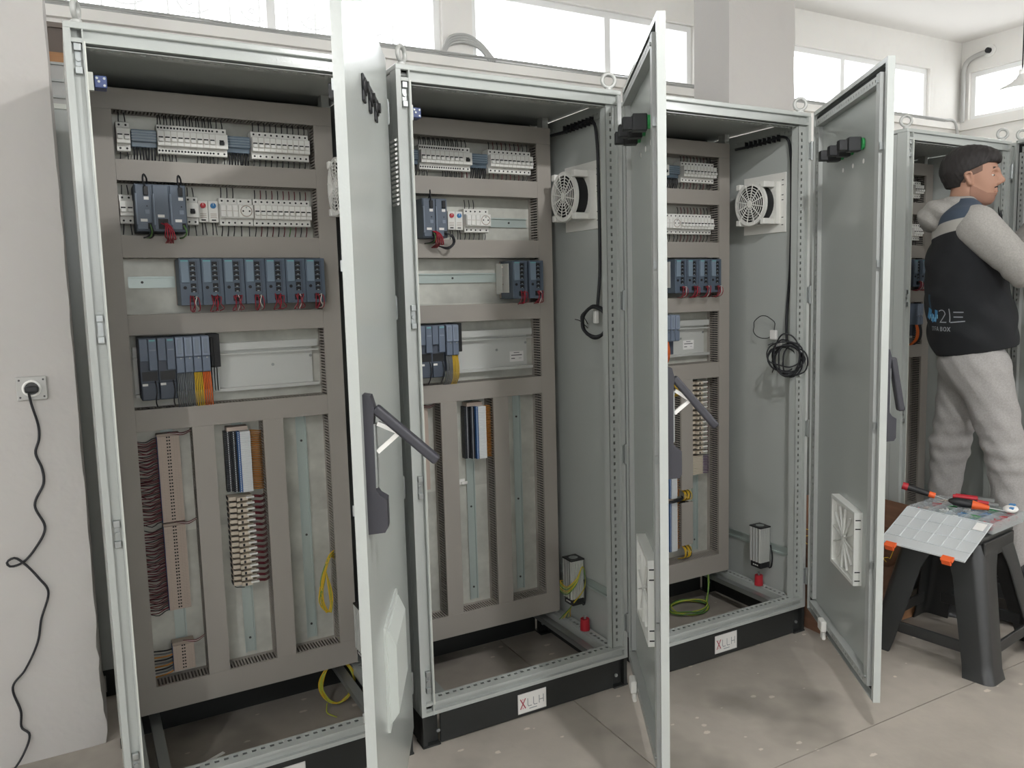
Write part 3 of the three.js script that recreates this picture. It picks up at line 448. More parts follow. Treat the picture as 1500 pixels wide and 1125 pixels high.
// uninterruptible supply: wide blue-grey unit in three ribbed fields
function supplyUnit(i, x, y, label, fields) {
  const t = thing('power_supply', label, 'power supply'); dev(i, t, x, y, RZ);
  const w = 0.046 * fields, x0 = -w / 2;
  part('housing', [rb(x0, -x0, -0.068, 0.068, 0, 0.112, 0.003)], M.psu, t);
  for (let k = 0; k < fields; k++) {
    const a = x0 + k * 0.046;
    part('front_field', rb(a + 0.002, a + 0.044, -0.064, 0.066, 0.11, 0.118, 0.003), M.psu, t); part('rib', rb(a + 0.001, a + 0.0055, -0.05, 0.04, 0.11, 0.121, 0.0015), M.psuHi, t);
    const mid = fields === 3 && k === 1;
    if (!mid) { part('top_connector', rb(a + 0.024, a + 0.036, 0.034, 0.06, 0.112, 0.126, 0.002), M.black, t); part('connector_label', bb(a + 0.024, a + 0.037, 0.022, 0.031, 0.1178, 0.119), M.label, t); part('reset_button', cyl(0.002, 0.002, a + 0.031, 0.004, 0.1185, 'z', 8), M.dark, t); part('type_mark', rb(a + 0.025, a + 0.037, -0.018, -0.006, 0.117, 0.1188, 0.0008), M.psuHi, t); }
    part('paper_tag', bb(a + 0.012, a + 0.03, mid ? -0.028 : -0.041, mid ? -0.02 : -0.033, 0.1178, 0.1195), M.label, t);
    part('socket_opening', bb(a + (mid ? 0.012 : 0.03), a + (mid ? 0.039 : 0.041), -0.062, mid ? -0.032 : -0.044, 0.1178, 0.1188), M.dark, t);
  }
  const top = [], wt = (a) => top.push(tube([[a, 0.056, 0.122], [a - 0.006, 0.075, 0.13], [a - 0.003, 0.094, 0.122], [a + 0.006, 0.086, 0.10], [a + 0.008, 0.06, 0.07]], 0.0026, 14, 6));
  wt(x0 + 0.03); if (fields === 3) wt(x0 + 0.046 * 2 + 0.03); top.forEach((g) => part('looped_lead', g, M.wireBlack, t));
  const xm = fields === 3 ? 0 : x0 + 0.036;
  for (let k = 0; k < 5; k++) part('red_lead', tube([[xm + rr(-0.004, 0.012), -0.045, 0.119], [xm + 0.006 + k * 0.004, -0.058, 0.135], [xm + 0.004 + k * 0.007, -0.083 - 0.002 * k, 0.128], [xm + 0.012 + k * 0.004, -0.09, 0.108], [xm + 0.01 + k * 0.005, -0.1, 0.07]], 0.0019, 14, 5), M.wireRed, t);
  for (let k = 0; k < 3; k++) part('dark_lead', tube([[x0 + 0.034 + k * 0.002, -0.05, 0.12], [x0 + 0.036 + k * 0.003, -0.07, 0.13], [x0 + 0.03 + k * 0.006, -0.082, 0.115], [x0 + 0.02 + k * 0.008, -0.085, 0.07]], 0.0022, 12, 5), k === 1 ? M.wireGreen : M.wireBlack, t);
  if (fields === 3) part('green_lead', tube([[-x0 - 0.012, -0.05, 0.12], [-x0 - 0.006, -0.07, 0.13], [-x0 - 0.01, -0.082, 0.115], [-x0 - 0.02, -0.085, 0.07]], 0.0022, 12, 5), M.wireGreen, t);
  else for (let k = 0; k < 3; k++) part('dark_lead', tube([[0.03, -0.05, 0.12], [0.05 + k * 0.004, -0.06, 0.13], [0.062 + k * 0.003, -0.085, 0.12], [0.045, -0.1 - k * 0.003, 0.115], [0.02, -0.095, 0.09]], 0.0024, 14, 6), M.wireBlack, t);
  return t;
}
function thermostat(i, x, y, label, m) {
  const t = thing('thermostat', label, 'thermostat'); dev(i, t, x, y, RZ);
  part('housing', rb(-0.0143, 0.0143, -0.033, 0.033, 0, 0.04, 0.002), M.breaker, t); part('dial', cyl(0.0082, 0.006, 0, 0.018, 0.042, 'z', 18), m, t); part('pointer', bb(-0.0007, 0.0007, 0.018, 0.0255, 0.045, 0.0456), M.white, t);
  for (let k = 0; k < 3; k++) part('vent_slot', bb(-0.009, 0.009, -0.008 - k * 0.0055, -0.0062 - k * 0.0055, 0.0396, 0.0403), M.beigeD, t);
  part('terminal_opening', bb(-0.0065, 0.0065, -0.028, -0.024, 0.0396, 0.0404), M.dark, t);
  for (const s of [-1, 1]) part('lead', wireUp(s * 0.004, -0.031, 0.03, -0.04, s * 0.002 + 0.003), M.wireBlack, t);
}
const fuseProto = (() => { const g = new THREE.Group(); g.name = 'fuse_holder'; put('body', once('bb' + 0.0174, () => merged(extrX(bodyProfile, 0.0174))), M.breaker, g); part('fuse_drawer', rb(-0.0076, 0.0076, -0.018, 0.019, 0.068, 0.0745, 0.002), M.white, g); part('drawer_grip', bb(-0.007, 0.007, 0.0005, 0.0015, 0.0742, 0.0752), M.beigeD, g); const sc = cache.sc; for (const y of [-0.0335, 0.0335]) put('terminal_screw', sc, M.dark, g).position.y = y; put('supply_wire', merged(wireUp(0, 0.04, 0.034, 0.036, 0.002)), M.wireBlack, g); put('load_wire', merged(wireUp(0, -0.04, 0.034, -0.034, -0.003)), M.wireBlack, g); return g; })();
const socketProto = (() => { const g = new THREE.Group(); g.name = 'rail_socket'; part('body', extrX(bodyProfile, 0.0444), M.breaker, g); part('socket_face', rb(-0.021, 0.021, -0.02, 0.021, 0.068, 0.0735, 0.003), M.white, g); const rg = new THREE.TorusGeometry(0.0165, 0.0014, 6, 24); rg.translate(0, 0.0015, 0.0735); part('socket_rim', rg, M.beigeD, g); for (const x of [-0.0095, 0.0095]) part('pin_hole', cyl(0.0028, 0.001, x, 0.0015, 0.0737, 'z', 10), M.dark, g); part('earth_pin', cyl(0.0022, 0.006, 0, 0.0125, 0.075, 'z', 8), M.steel, g); for (const x of [-0.012, 0.012]) { part('terminal_screw', cyl(0.003, 0.001, x, 0.0335, 0.0494, 'z', 10), M.dark, g); part('terminal_screw', cyl(0.003, 0.001, x, -0.0335, 0.0494, 'z', 10), M.dark, g); part('load_wire', wireUp(x, -0.04, 0.034, -0.034, 0.001), M.wireBlack, g); } return g; })();

// network switch: dark slate housing, pale field at the left, a column of black sockets, red leads below
function switchProtoMake(n) {
  const g = new THREE.Group(); g.name = 'network_switch';
  part('housing', [rb(-0.0305, 0.0305, -0.073, 0.068, 0, 0.112, 0.002)], M.net, g); part('back_clip', bb(-0.0313, -0.0306, -0.07, 0.066, 0.0, 0.012), M.beige, g);
  part('name_field', rb(-0.027, -0.004, -0.005, 0.062, 0.109, 0.118, 0.002), M.netHi, g); part('colour_strip', bb(-0.026, -0.005, 0.0585, 0.062, 0.1178, 0.1186), M.teal, g);
  part('button', cyl(0.005, 0.004, -0.017, -0.02, 0.112, 'z', 12), M.dark, g);
  for (let k = 0; k < 6; k++) { const y = 0.052 - k * 0.0148 - (k > 3 ? 0.006 : 0); part('port', bb(-0.001, 0.0145, y - 0.006, y + 0.006, 0.1115, 0.1128), M.dark, g); part('port_latch', bb(0.004, 0.010, y - 0.0055, y - 0.003, 0.1126, 0.1134), M.steel, g); }
  part('port_frame', [bb(0.0165, 0.0195, -0.04, 0.06, 0.111, 0.114)], M.plcDark, g);
  part('plug', rb(-0.006, 0.014, -0.063, -0.045, 0.108, 0.122, 0.002), M.black, g);
  const r = n * 0.37, s = (k) => Math.sin(n * 5.1 + k * 2.3) * 0.004;
  for (let k = 0; k < 5; k++) part(k === 3 && n % 2 === 0 ? 'white_lead' : 'red_lead', tube([[-0.002 + k * 0.003, -0.05, 0.121], [-0.006 + k * 0.005 + s(k), -0.047 + s(k + 1), 0.134], [-0.004 + k * 0.0045 + s(k + 2), -0.068, 0.136 + s(k)], [-0.006 + k * 0.006 + 2 * s(k), -0.087 + s(k), 0.122], [0.002 + k * 0.004, -0.092, 0.085]], 0.0015, 14, 5), k === 3 && n % 2 === 0 ? M.wireWhite : M.wireRed, g);
  return g;
}
const SW = [0, 1, 2].map(switchProtoMake);
// controller modules
function plcHead(i, x, label) {
  const t = thing('controller_module', label, 'controller'); dev(i, t, x, 1.232, PLATE + 0.018);
  part('housing', rb(-0.024, 0.024, -0.088, 0.098, 0, 0.1, 0.002), M.plcDark, t); part('upper_door', [rb(-0.023, -0.0005, 0.03, 0.096, 0.098, 0.113, 0.002)], M.plc, t); part('front_flap', rb(0.0005, 0.023, 0.002, 0.096, 0.098, 0.115, 0.002), M.plc, t);
  part('status_strip', bb(0.004, 0.02, 0.088, 0.0925, 0.1148, 0.1156), M.teal, t); part('marking', bb(0.004, 0.02, 0.06, 0.064, 0.1148, 0.1156), M.plcHi, t);
  part('recess', bb(-0.02, 0.022, -0.03, -0.002, 0.0996, 0.1004), M.black, t); part('lower_flap', rb(-0.0225, 0.0225, -0.086, -0.034, 0.098, 0.107, 0.002), M.plcDark, t); part('paper_tag', bb(-0.021, -0.006, -0.044, -0.037, 0.1068, 0.1078), M.label, t);
  part('dark_lead', tube([[0.014, -0.03, 0.105], [0.016, -0.06, 0.118], [0.012, -0.09, 0.112], [0.018, -0.112, 0.075]], 0.002, 12, 5), M.wireBlack, t);
  return t;
}
function ioModule(i, x, label, wires) {
  const t = thing('signal_module', label, 'controller'); dev(i, t, x, 1.232, PLATE + 0.018);
  part('housing', rb(-0.0118, 0.0118, -0.012, 0.098, 0, 0.106, 0.002), M.plc, t); part('front_flap', rb(-0.0112, 0.0112, 0.038, 0.096, 0.104, 0.114, 0.002), M.plcHi, t); part('label_strip', rb(-0.0055, 0.0055, 0.046, 0.09, 0.1135, 0.1152, 0.0008), M.psuHi, t); part('lower_flap', rb(-0.0112, 0.0112, -0.01, 0.036, 0.104, 0.112, 0.002), M.plc, t); part('latch_stud', cyl(0.0024, 0.003, 0.002, 0.033, 0.1145, 'z', 8), M.steel, t); part('front_plug', rb(-0.011, 0.011, -0.07, -0.012, 0.0, 0.07, 0.002), M.plcDark, t);
  if (wires) for (let k = 0; k < 5; k++) part('signal_wire', tube([[-0.009 + k * 0.0045, -0.008, 0.098], [-0.010 + k * 0.005, -0.05, 0.108], [-0.011 + k * 0.0058, -0.09, 0.098], [-0.006 + k * 0.006, -0.122, 0.058]], 0.0021, 12, 5), wires, t);
  return t;
}
function endPiece(i, x, label) { const t = thing('rail_connector', label, 'controller'); dev(i, t, x, 1.232, PLATE + 0.018); part('housing', [rb(-0.017, 0.017, -0.004, 0.1, 0, 0.06, 0.002), rb(-0.013, -0.004, 0.0, 0.09, 0.06, 0.075, 0.002)], M.black, t); for (let k = 0; k < 4; k++) part('contact_comb', bb(-0.014 + k * 0.008, -0.010 + k * 0.008, -0.082, -0.006, 0.006, 0.03), M.steel, t); return t; }

// stacked terminals
function stripA(i, x, y0, y1, label, wires = true) {          // pinkish feed-through terminals, one slice every 5 mm
  const t = thing('terminal_strip', label, 'terminal strip'); y0 = plateY(y0); y1 = plateY(y1); inCab(i, t, plateX(i, x), 0, RZ);
  const n = Math.floor((y1 - y0) / 0.0052), s = [], hole = [], pin = [], w = [[], [], []];
  for (let k = 0; k < n; k++) { const y = y1 - (k + 0.5) * 0.0052; s.push(bb(-0.031, 0.031, y - 0.00245, y + 0.00245, 0, 0.036)); if (k % 2 === 0) for (const a of [-0.006, 0.0005]) hole.push(bb(a, a + 0.0042, y - 0.0022, y + 0.0022, 0.0358, 0.0366)); for (const a of [-0.021, 0.0145, 0.022]) pin.push(bb(a - 0.0007, a + 0.0007, y - 0.0008, y + 0.0008, 0.0358, 0.0364));
    if (wires) w[k % 3].push(tube([[-0.029, y, 0.026], [-0.045, y - rr(0, 0.004), 0.034], [-0.062, y - rr(0.004, 0.012), 0.034], [-0.088, y - rr(0.002, 0.014), 0.02]], 0.0017, 7, 4)); }
  stuffPart('terminal_slices', s, M.beige, t); stuffPart('bridge_openings', hole, M.dark, t); stuffPart('test_points', pin, M.beigeD, t);
  part('end_stop', rb(-0.032, 0.032, y1 + 0.0003, y1 + 0.009, 0, 0.034, 0.001), M.beigeD, t); part('marker_rail', bb(-0.033, -0.0312, y0, y1, 0.004, 0.03), M.wireBlue, t);
  if (wires) { stuffPart('dark_wires', w[0], M.wireBlack, t); stuffPart('red_wires', w[1], M.wireDkRed, t); stuffPart('mixed_wires', w[2], i === 1 ? M.wireDkRed : M.wireGrey, t); }
  for (let k = 0; k < 3; k++) part('jumper_lead', tube([[0.0, y1 + 0.011, 0.03], [0.02, y1 + 0.010 - k * 0.002, 0.038], [0.04, y1 + 0.007 - k * 0.003, 0.036], [0.066, y1 + 0.012 - k * 0.002, 0.02]], 0.0014, 10, 4), k === 1 ? M.wireWhite : M.wireDkRed, t);
  return t;
}
function stripB(i, x, y0, y1, label, wireMat) {               // three-level terminals: black, black, blue and white rows
  const t = thing('level_terminal_strip', label, 'terminal strip'); y0 = plateY(y0); y1 = plateY(y1); inCab(i, t, plateX(i, x), 0, RZ);
  const n = Math.floor((y1 - y0) / 0.0062), L = [[], [], [], []], dots = [], w = [[], []];
  for (let k = 0; k < n; k++) { const y = y1 - (k + 0.5) * 0.0062, h = 0.0027; L[0].push(bb(-0.037, -0.018, y - h, y + h, 0, 0.030)); L[1].push(bb(-0.018, -0.003, y - h, y + h, 0, 0.046)); L[2].push(bb(-0.003, 0.006, y - h, y + h, 0, 0.060)); L[3].push(bb(0.006, 0.037, y - h, y + h, 0, 0.064)); for (const [a, z] of [[-0.026, 0.03], [-0.011, 0.046], [0.001, 0.06]]) dots.push(bb(a - 0.0014, a + 0.0014, y - 0.0016, y + 0.0016, z, z + 0.0006));
    if (wireMat) w[k % 2].push(tube([[0.036, y, 0.03], [0.050, y + 0.001, 0.046], [0.066, y - 0.002, 0.040], [0.078, y - 0.006, 0.02]], 0.0019, 7, 4)); }
  stuffPart('lower_level', L[0], M.blackTerm, t); stuffPart('middle_level', L[1], M.blackTerm, t); stuffPart('blue_level', L[2], M.blueTerm, t); stuffPart('white_level', L[3], M.whiteTerm, t); stuffPart('contact_points', dots, M.whiteTerm, t);
  part('end_stop', rb(-0.03, 0.034, y1 + 0.0005, y1 + 0.014, 0, 0.04, 0.001), M.beige, t);
  if (wireMat) { stuffPart('wire_row', w[0], wireMat, t); stuffPart('wire_row', w[1], wireMat, t); }
  return t;
}
const relayProto = (() => {
  const g = new THREE.Group(); g.name = 'relay_module';
  part('base', [rb(-0.038, 0.034, -0.0062, 0.0062, 0, 0.045, 0.001)], M.relay, g); part('relay_block', rb(-0.016, 0.018, -0.0058, 0.0058, 0.044, 0.064, 0.001), M.relay, g); part('retainer_clip', rb(0.012, 0.037, 0.001, 0.0066, 0.058, 0.069, 0.001), M.white, g);
  part('relay_opening', bb(-0.006, 0.0005, -0.0048, 0.0035, 0.0636, 0.0646), M.dark, g); part('wire_loop', tube([[-0.036, -0.002, 0.03], [-0.034, -0.008, 0.05], [-0.022, -0.0085, 0.055], [-0.01, -0.0075, 0.066]], 0.0014, 10, 4), M.wireBlack, g); part('side_terminal', bb(-0.04, -0.0375, -0.005, 0.005, 0.006, 0.034), M.dark, g);
  const w = []; for (let k = 0; k < 3; k++) w.push(tube([[0.032, -0.004 + k * 0.003, 0.038], [0.046, -0.002 + k * 0.003, 0.048], [0.06, -0.006 + k * 0.003, 0.044], [0.078, -0.009 + k * 0.004, 0.02]], 0.0015, 8, 4)); stuffPart('coil_wires', w, M.wireDkRed, g);
  return g;
})();
// fan with spider-web guard on the inner side wall
function wallFan(i, label) {
  const t = thing('filter_fan', label, 'fan'); inCab(i, t, W - 0.006, 1.776, -0.238);        // local: -x is into the cabinet
  part('mounting_frame', [rb(-0.006, 0, -0.12, 0.12, -0.12, 0.12, 0.002)], M.fanW, t);
  part('motor_ring', (() => { const g = new THREE.CylinderGeometry(0.079, 0.079, 0.05, 32, 1, true); g.rotateZ(Math.PI / 2); g.translate(-0.048, 0, 0); return g; })(), M.black, t);
  part('fan_housing', [bb(-0.03, -0.006, -0.085, 0.085, -0.09, 0.09)], M.fanW, t);
  part('front_frame', [(() => { const hole = []; for (let k = 0; k < 40; k++) { const a = k / 40 * Math.PI * 2; hole.push([0.077 * Math.cos(a), 0.077 * Math.sin(a)]); } const o = []; for (let k = 0; k < 40; k++) { const a = -k / 40 * Math.PI * 2; o.push([0.0885 * Math.cos(a), 0.0885 * Math.sin(a)]); } const g = extr(o.reverse(), 0.012, [hole.reverse()]); g.rotateY(-Math.PI / 2); g.translate(-0.074, 0, 0); return g; })()], M.fanW, t);
  for (const [y, z] of [[0.074, 0.07], [0.074, -0.07], [-0.074, 0.07], [-0.074, -0.07]]) part('corner_lug', [rb(-0.088, -0.03, y - 0.012, y + 0.012, z - 0.012, z + 0.012, 0.004)], M.fanW, t);
  const web = []; for (let k = 1; k < 8; k++) { const r = new THREE.TorusGeometry(0.0105 * k + 0.002, 0.0017, 5, 36); r.rotateY(Math.PI / 2); r.translate(-0.085 - 0.004 * (1 - (k / 8) ** 2), 0, 0); web.push(r); }
  for (let k = 0; k < 12; k++) { const b = new THREE.BoxGeometry(0.003, 0.082, 0.0034); b.translate(0, 0.041, 0); b.rotateX(k * Math.PI / 6 + 0.2); b.translate(-0.087, 0, 0); web.push(b); }
  web.push(cyl(0.013, 0.005, -0.088, 0, 0, 'x', 16)); const gw = part('finger_guard', web, M.fanW, t);
  part('fan_hub', cyl(0.03, 0.03, -0.058, 0, 0, 'x', 20), M.black, t);
  for (let k = 0; k < 7; k++) { const b = new THREE.BoxGeometry(0.003, 0.05, 0.03); b.rotateY(0.7); b.translate(0, 0.05, 0); b.rotateX(k * Math.PI * 2 / 7); b.translate(-0.058, 0, 0); part('blade', b, M.black, t); }
  for (const y of [0.09, 0.07, 0.03, 0.01, -0.06, -0.09]) part('frame_slot', bb(-0.0066, -0.0058, y - 0.0016, y + 0.0016, 0.098, 0.108), M.dark, t);
  return t;
}
// heater: finned aluminium block on the short rail, terminal cap beneath
function heater(i, z, label) {
  const t = thing('cabinet_heater', label, 'heater'); inCab(i, t, W - 0.016, 0.328, z);
  const fins = []; for (let k = 0; k < 7; k++) { fins.push(bb(-0.062 + k * 0.008, -0.059 + k * 0.008, -0.075, 0.075, -0.034, 0.034)); } part('heat_sink', [bb(-0.058, -0.01, -0.074, 0.074, -0.026, 0.026), ...fins, bb(-0.062, -0.008, -0.0755, 0.0755, -0.029, 0.029)], M.alu, t);
  for (let k = 0; k < 4; k++) part('front_fin', bb(-0.066, -0.061, -0.075, 0.075, -0.028 + k * 0.017, -0.022 + k * 0.017), M.alu, t);
  part('top_cap', rb(-0.066, -0.004, 0.0755, 0.081, -0.034, 0.034, 0.002), M.black, t); part('fan_opening', cyl(0.018, 0.001, -0.035, 0.0815, 0, 'y', 18), M.steel, t);
  part('terminal_cap', rb(-0.06, -0.006, -0.102, -0.0758, -0.03, 0.03, 0.003), M.black, t); for (let k = 0; k < 3; k++) part('terminal_mark', bb(-0.0612, -0.0598, -0.092, -0.087, -0.014 + k * 0.011, -0.007 + k * 0.011), M.label, t);
  part('lead', tube([[-0.02, -0.09, 0.028], [-0.018, -0.1, 0.045], [-0.016, -0.05, 0.055], [-0.012, 0.0, 0.04]], 0.003, 14, 6), M.wireBlack, t);
  return t;
}
function padlockCone(i, x, z, label) { const t = thing('warning_lamp', label, 'lamp'); inCab(i, t, x, P + 0.034, z); part('red_body', [cyl(0.019, 0.044, 0, 0.024, 0, 'y', 18, 0.017)], M.red, t); part('top_stud', cyl(0.005, 0.014, 0, 0.052, 0, 'y', 10), M.steel, t); return t; }
function ring(c, ra, rb2, ax, n, jit) { const p = []; for (let k = 0; k < n; k++) { const a = k / n * Math.PI * 2, u = ra * Math.cos(a) * (1 + rr(-jit, jit)), v = rb2 * Math.sin(a) * (1 + rr(-jit, jit)); p.push(ax === 'x' ? [c[0] + rr(-0.006, 0.006), c[1] + v, c[2] + u] : ax === 'y' ? [c[0] + u, c[1] + rr(0, 0.012), c[2] + v] : [c[0] + u, c[1] + v, c[2] + rr(-0.006, 0.006)]); } return p; }
// a hanging coil, turned half towards the door
function hung(c, ra, rb2, n, jit) { const p = []; for (let k = 0; k < n; k++) { const a = k / n * Math.PI * 2, u = ra * Math.cos(a) * (1 + rr(-jit, jit)), v = rb2 * Math.sin(a) * (1 + rr(-jit, jit)), w = rr(-0.005, 0.005); p.push([c[0] + 0.55 * u + 0.8 * w, c[1] + v, c[2] + 0.83 * u - 0.5 * w]); } return p; }
function railClip(i, x, y, label) { const t = thing('end_bracket', label, 'bracket'); dev(i, t, x, y, RZ); part('bracket_base', rb(-0.006, 0.006, -0.055, 0.06, 0, 0.014, 0.001), M.breaker, t); for (const [a, z] of [[-0.006, 0.05], [0.0045, 0.085]]) part('bracket_rib', rb(a, a + 0.002, -0.05, 0.058, 0.014, z, 0.0008), M.breaker, t); for (const yy of [-0.02, 0.015, 0.045]) part('bracket_tie', bb(-0.004, 0.0045, yy, yy + 0.004, 0.014, 0.04), M.beige, t); }
// ---------------------------------------------------------------- left cabinet
{
  const r1 = 'top rail of the left cabinet', r2 = 'second rail of the left cabinet';
  place(P2, 1, 0.148, 1.905, 'white two-pole breaker at the left end of the top rail, left cabinet', 'circuit breaker');
  place(distProto, 1, 0.204, 1.905, 'blue-grey distribution block left of the long breaker row, left cabinet', 'distribution block', 'distribution blocks');
  breakerBlock(1, 0.239, 1.905, [P1N, P1N, P1N, P1Nb, P1Nb, P1Nb, P1N, P1N, P1N], r1, 'the long row');
  place(P2m, 1, 0.419, 1.905, 'white two-pole breaker with a black lever ending the long row, left cabinet', 'circuit breaker');
  place(distProto, 1, 0.473, 1.905, 'blue-grey distribution block between the two breaker rows, left cabinet', 'distribution block', 'distribution blocks');
  breakerBlock(1, 0.510, 1.905, Array(10).fill(P1), r1, 'the right block');
  place(P2, 1, 0.142, 1.7, 'white two-pole breaker left of the grey supply unit, left cabinet', 'circuit breaker');
  supplyUnit(1, 0.231, 1.700, 'wide blue-grey power supply with red leads, second rail of the left cabinet', 3);
  place(P2m, 1, 0.322, 1.7, 'white two-pole breaker right of the wide power supply, left cabinet', 'circuit breaker');
  thermostat(1, 0.356, 1.7, 'small thermostat with a red dial, left cabinet', M.red); thermostat(1, 0.386, 1.7, 'small thermostat with a blue dial, left cabinet', M.blue);
  for (let k = 0; k < 3; k++) place(fuseProto, 1, 0.411 + k * 0.018, 1.7, `white fuse holder, ${ORD[k]} right of the blue dial, left cabinet`, 'fuse holder', 'fuse holders in the left cabinet');
  place(socketProto, 1, 0.479, 1.7, 'white rail socket between fuse holders and breakers, left cabinet', 'socket');
  breakerBlock(1, 0.504, 1.7, [P1, P1r, P1, P1r, P1, P1r, P1g, P1r, P1, P1r], r2, 'the right block');
  for (let k = 0; k < 7; k++) place(SW[k % 3], 1, 0.298 + k * 0.0628, 1.490, `slate network switch with red leads, ${ORD[k]} of seven in the left cabinet`, 'network switch', 'network switches in the left cabinet');
  plcHead(1, 0.166, 'dark controller module at the left end of its rail, left cabinet'); plcHead(1, 0.215, 'dark controller module beside the signal modules, left cabinet');
  [M.wireGrey, M.wireGrey, M.wireYellow, M.wireOrange].forEach((m, k) => ioModule(1, 0.252 + k * 0.0245, `blue-grey signal module with ${['slate wires, outermost', 'slate wires, next to yellow', 'yellow wires', 'orange wires'][k]}, left cabinet`, m));
  endPiece(1, 0.357, 'black rail connector with bare combs right of the signal modules, left cabinet');
  stripA(1, 0.21, 0.757, 1.024, 'upper pinkish terminal strip with red wires, left cabinet'); stripA(1, 0.21, 0.48, 0.745, 'lower pinkish terminal strip with red wires, left cabinet');
  stripA(1, 0.21, 0.282, 0.365, 'short terminal block near the bottom duct, left cabinet', false);
  { const t = thing('wire_cluster', 'yellowish and black wires feeding the short bottom terminal block', 'wires'); dev(1, t, 0.21, 0.32, RZ); for (let k = 0; k < 9; k++) part('wire', tube([[-0.03, 0.036 - k * 0.0088, 0.026], [-0.05, 0.038 - k * 0.0095, 0.036], [-0.088, 0.036 - k * 0.0105, 0.02]], 0.0022, 8, 5), [M.wireBlack, M.wireGrey, M.wireAmber][k % 3], t); }
  stripB(1, 0.412, 0.822, 1.02, 'black, blue and white level terminals with amber wires, left cabinet', M.wireAmber);
  for (let k = 0; k < 16; k++) place(relayProto, 1, 0.412, 0.805 - k * 0.0185, `beige relay, ${ORD[k]} from the top of the left cabinet's relay stack`, 'relay', 'relays in the left cabinet');
  { const t = thing('wire_coil', 'yellow-green wire bunch hanging from the right duct, left cabinet', 'wire coil'); dev(1, t, 0.665, 0.475, -0.41);
    for (let k = 0; k < 11; k++) part('wire', tube([[0.05, 0.11 - k * 0.004, -0.03], [0.015 + rr(-0.005, 0.005), 0.095, 0.012], [-0.012 + rr(-0.008, 0.008), 0.02, 0.02], [-0.018 + rr(-0.008, 0.008), -0.06, 0.018], [0.006 + rr(-0.006, 0.006), -0.1, 0.012], [0.014 + rr(-0.006, 0.006), -0.04, 0.016], [0.0, 0.05, 0.02]], 0.002, 26, 5), k % 3 === 2 ? M.wireGreen : M.wireYellow, t); }
  { const t = thing('wire_coil', 'coil of yellow-green earth wire hanging under the left cabinet plate', 'wire coil'); inCab(1, t, 0.675, 0.005, -0.42);
    for (let k = 0; k < 6; k++) part('wire', tube(ring([0, 0.085, 0], 0.052 + k * 0.002, 0.072, 'z', 12, 0.06), 0.0024, 48, 5, true), k % 2 ? M.wireYellow : M.wireYG, t); part('free_end', tube([[0.02, 0.15, 0], [0.03, 0.19, -0.03], [0.02, 0.24, -0.06]], 0.0024, 12, 5), M.wireYG, t); part('tail', tube([[-0.04, 0.02, 0], [-0.05, 0.004, 0.03], [-0.03, 0.0035, 0.08]], 0.0024, 12, 5), M.wireYG, t); }
  wallFan(1, 'white wall fan half hidden behind the left cabinet door'); heater(1, -0.28, 'finned heater half hidden behind the left cabinet door');
  { const s = thing('metal_offcut', 'thin pale strip lying on the floor inside the left cabinet', 'offcut'); const g = bb(-0.03, 0.03, 0, 0.003, -0.006, 0.006); part('strip', g, M.label, s); s.position.set(-0.576, 0.001, -0.306); s.rotation.y = 0.5; }
}
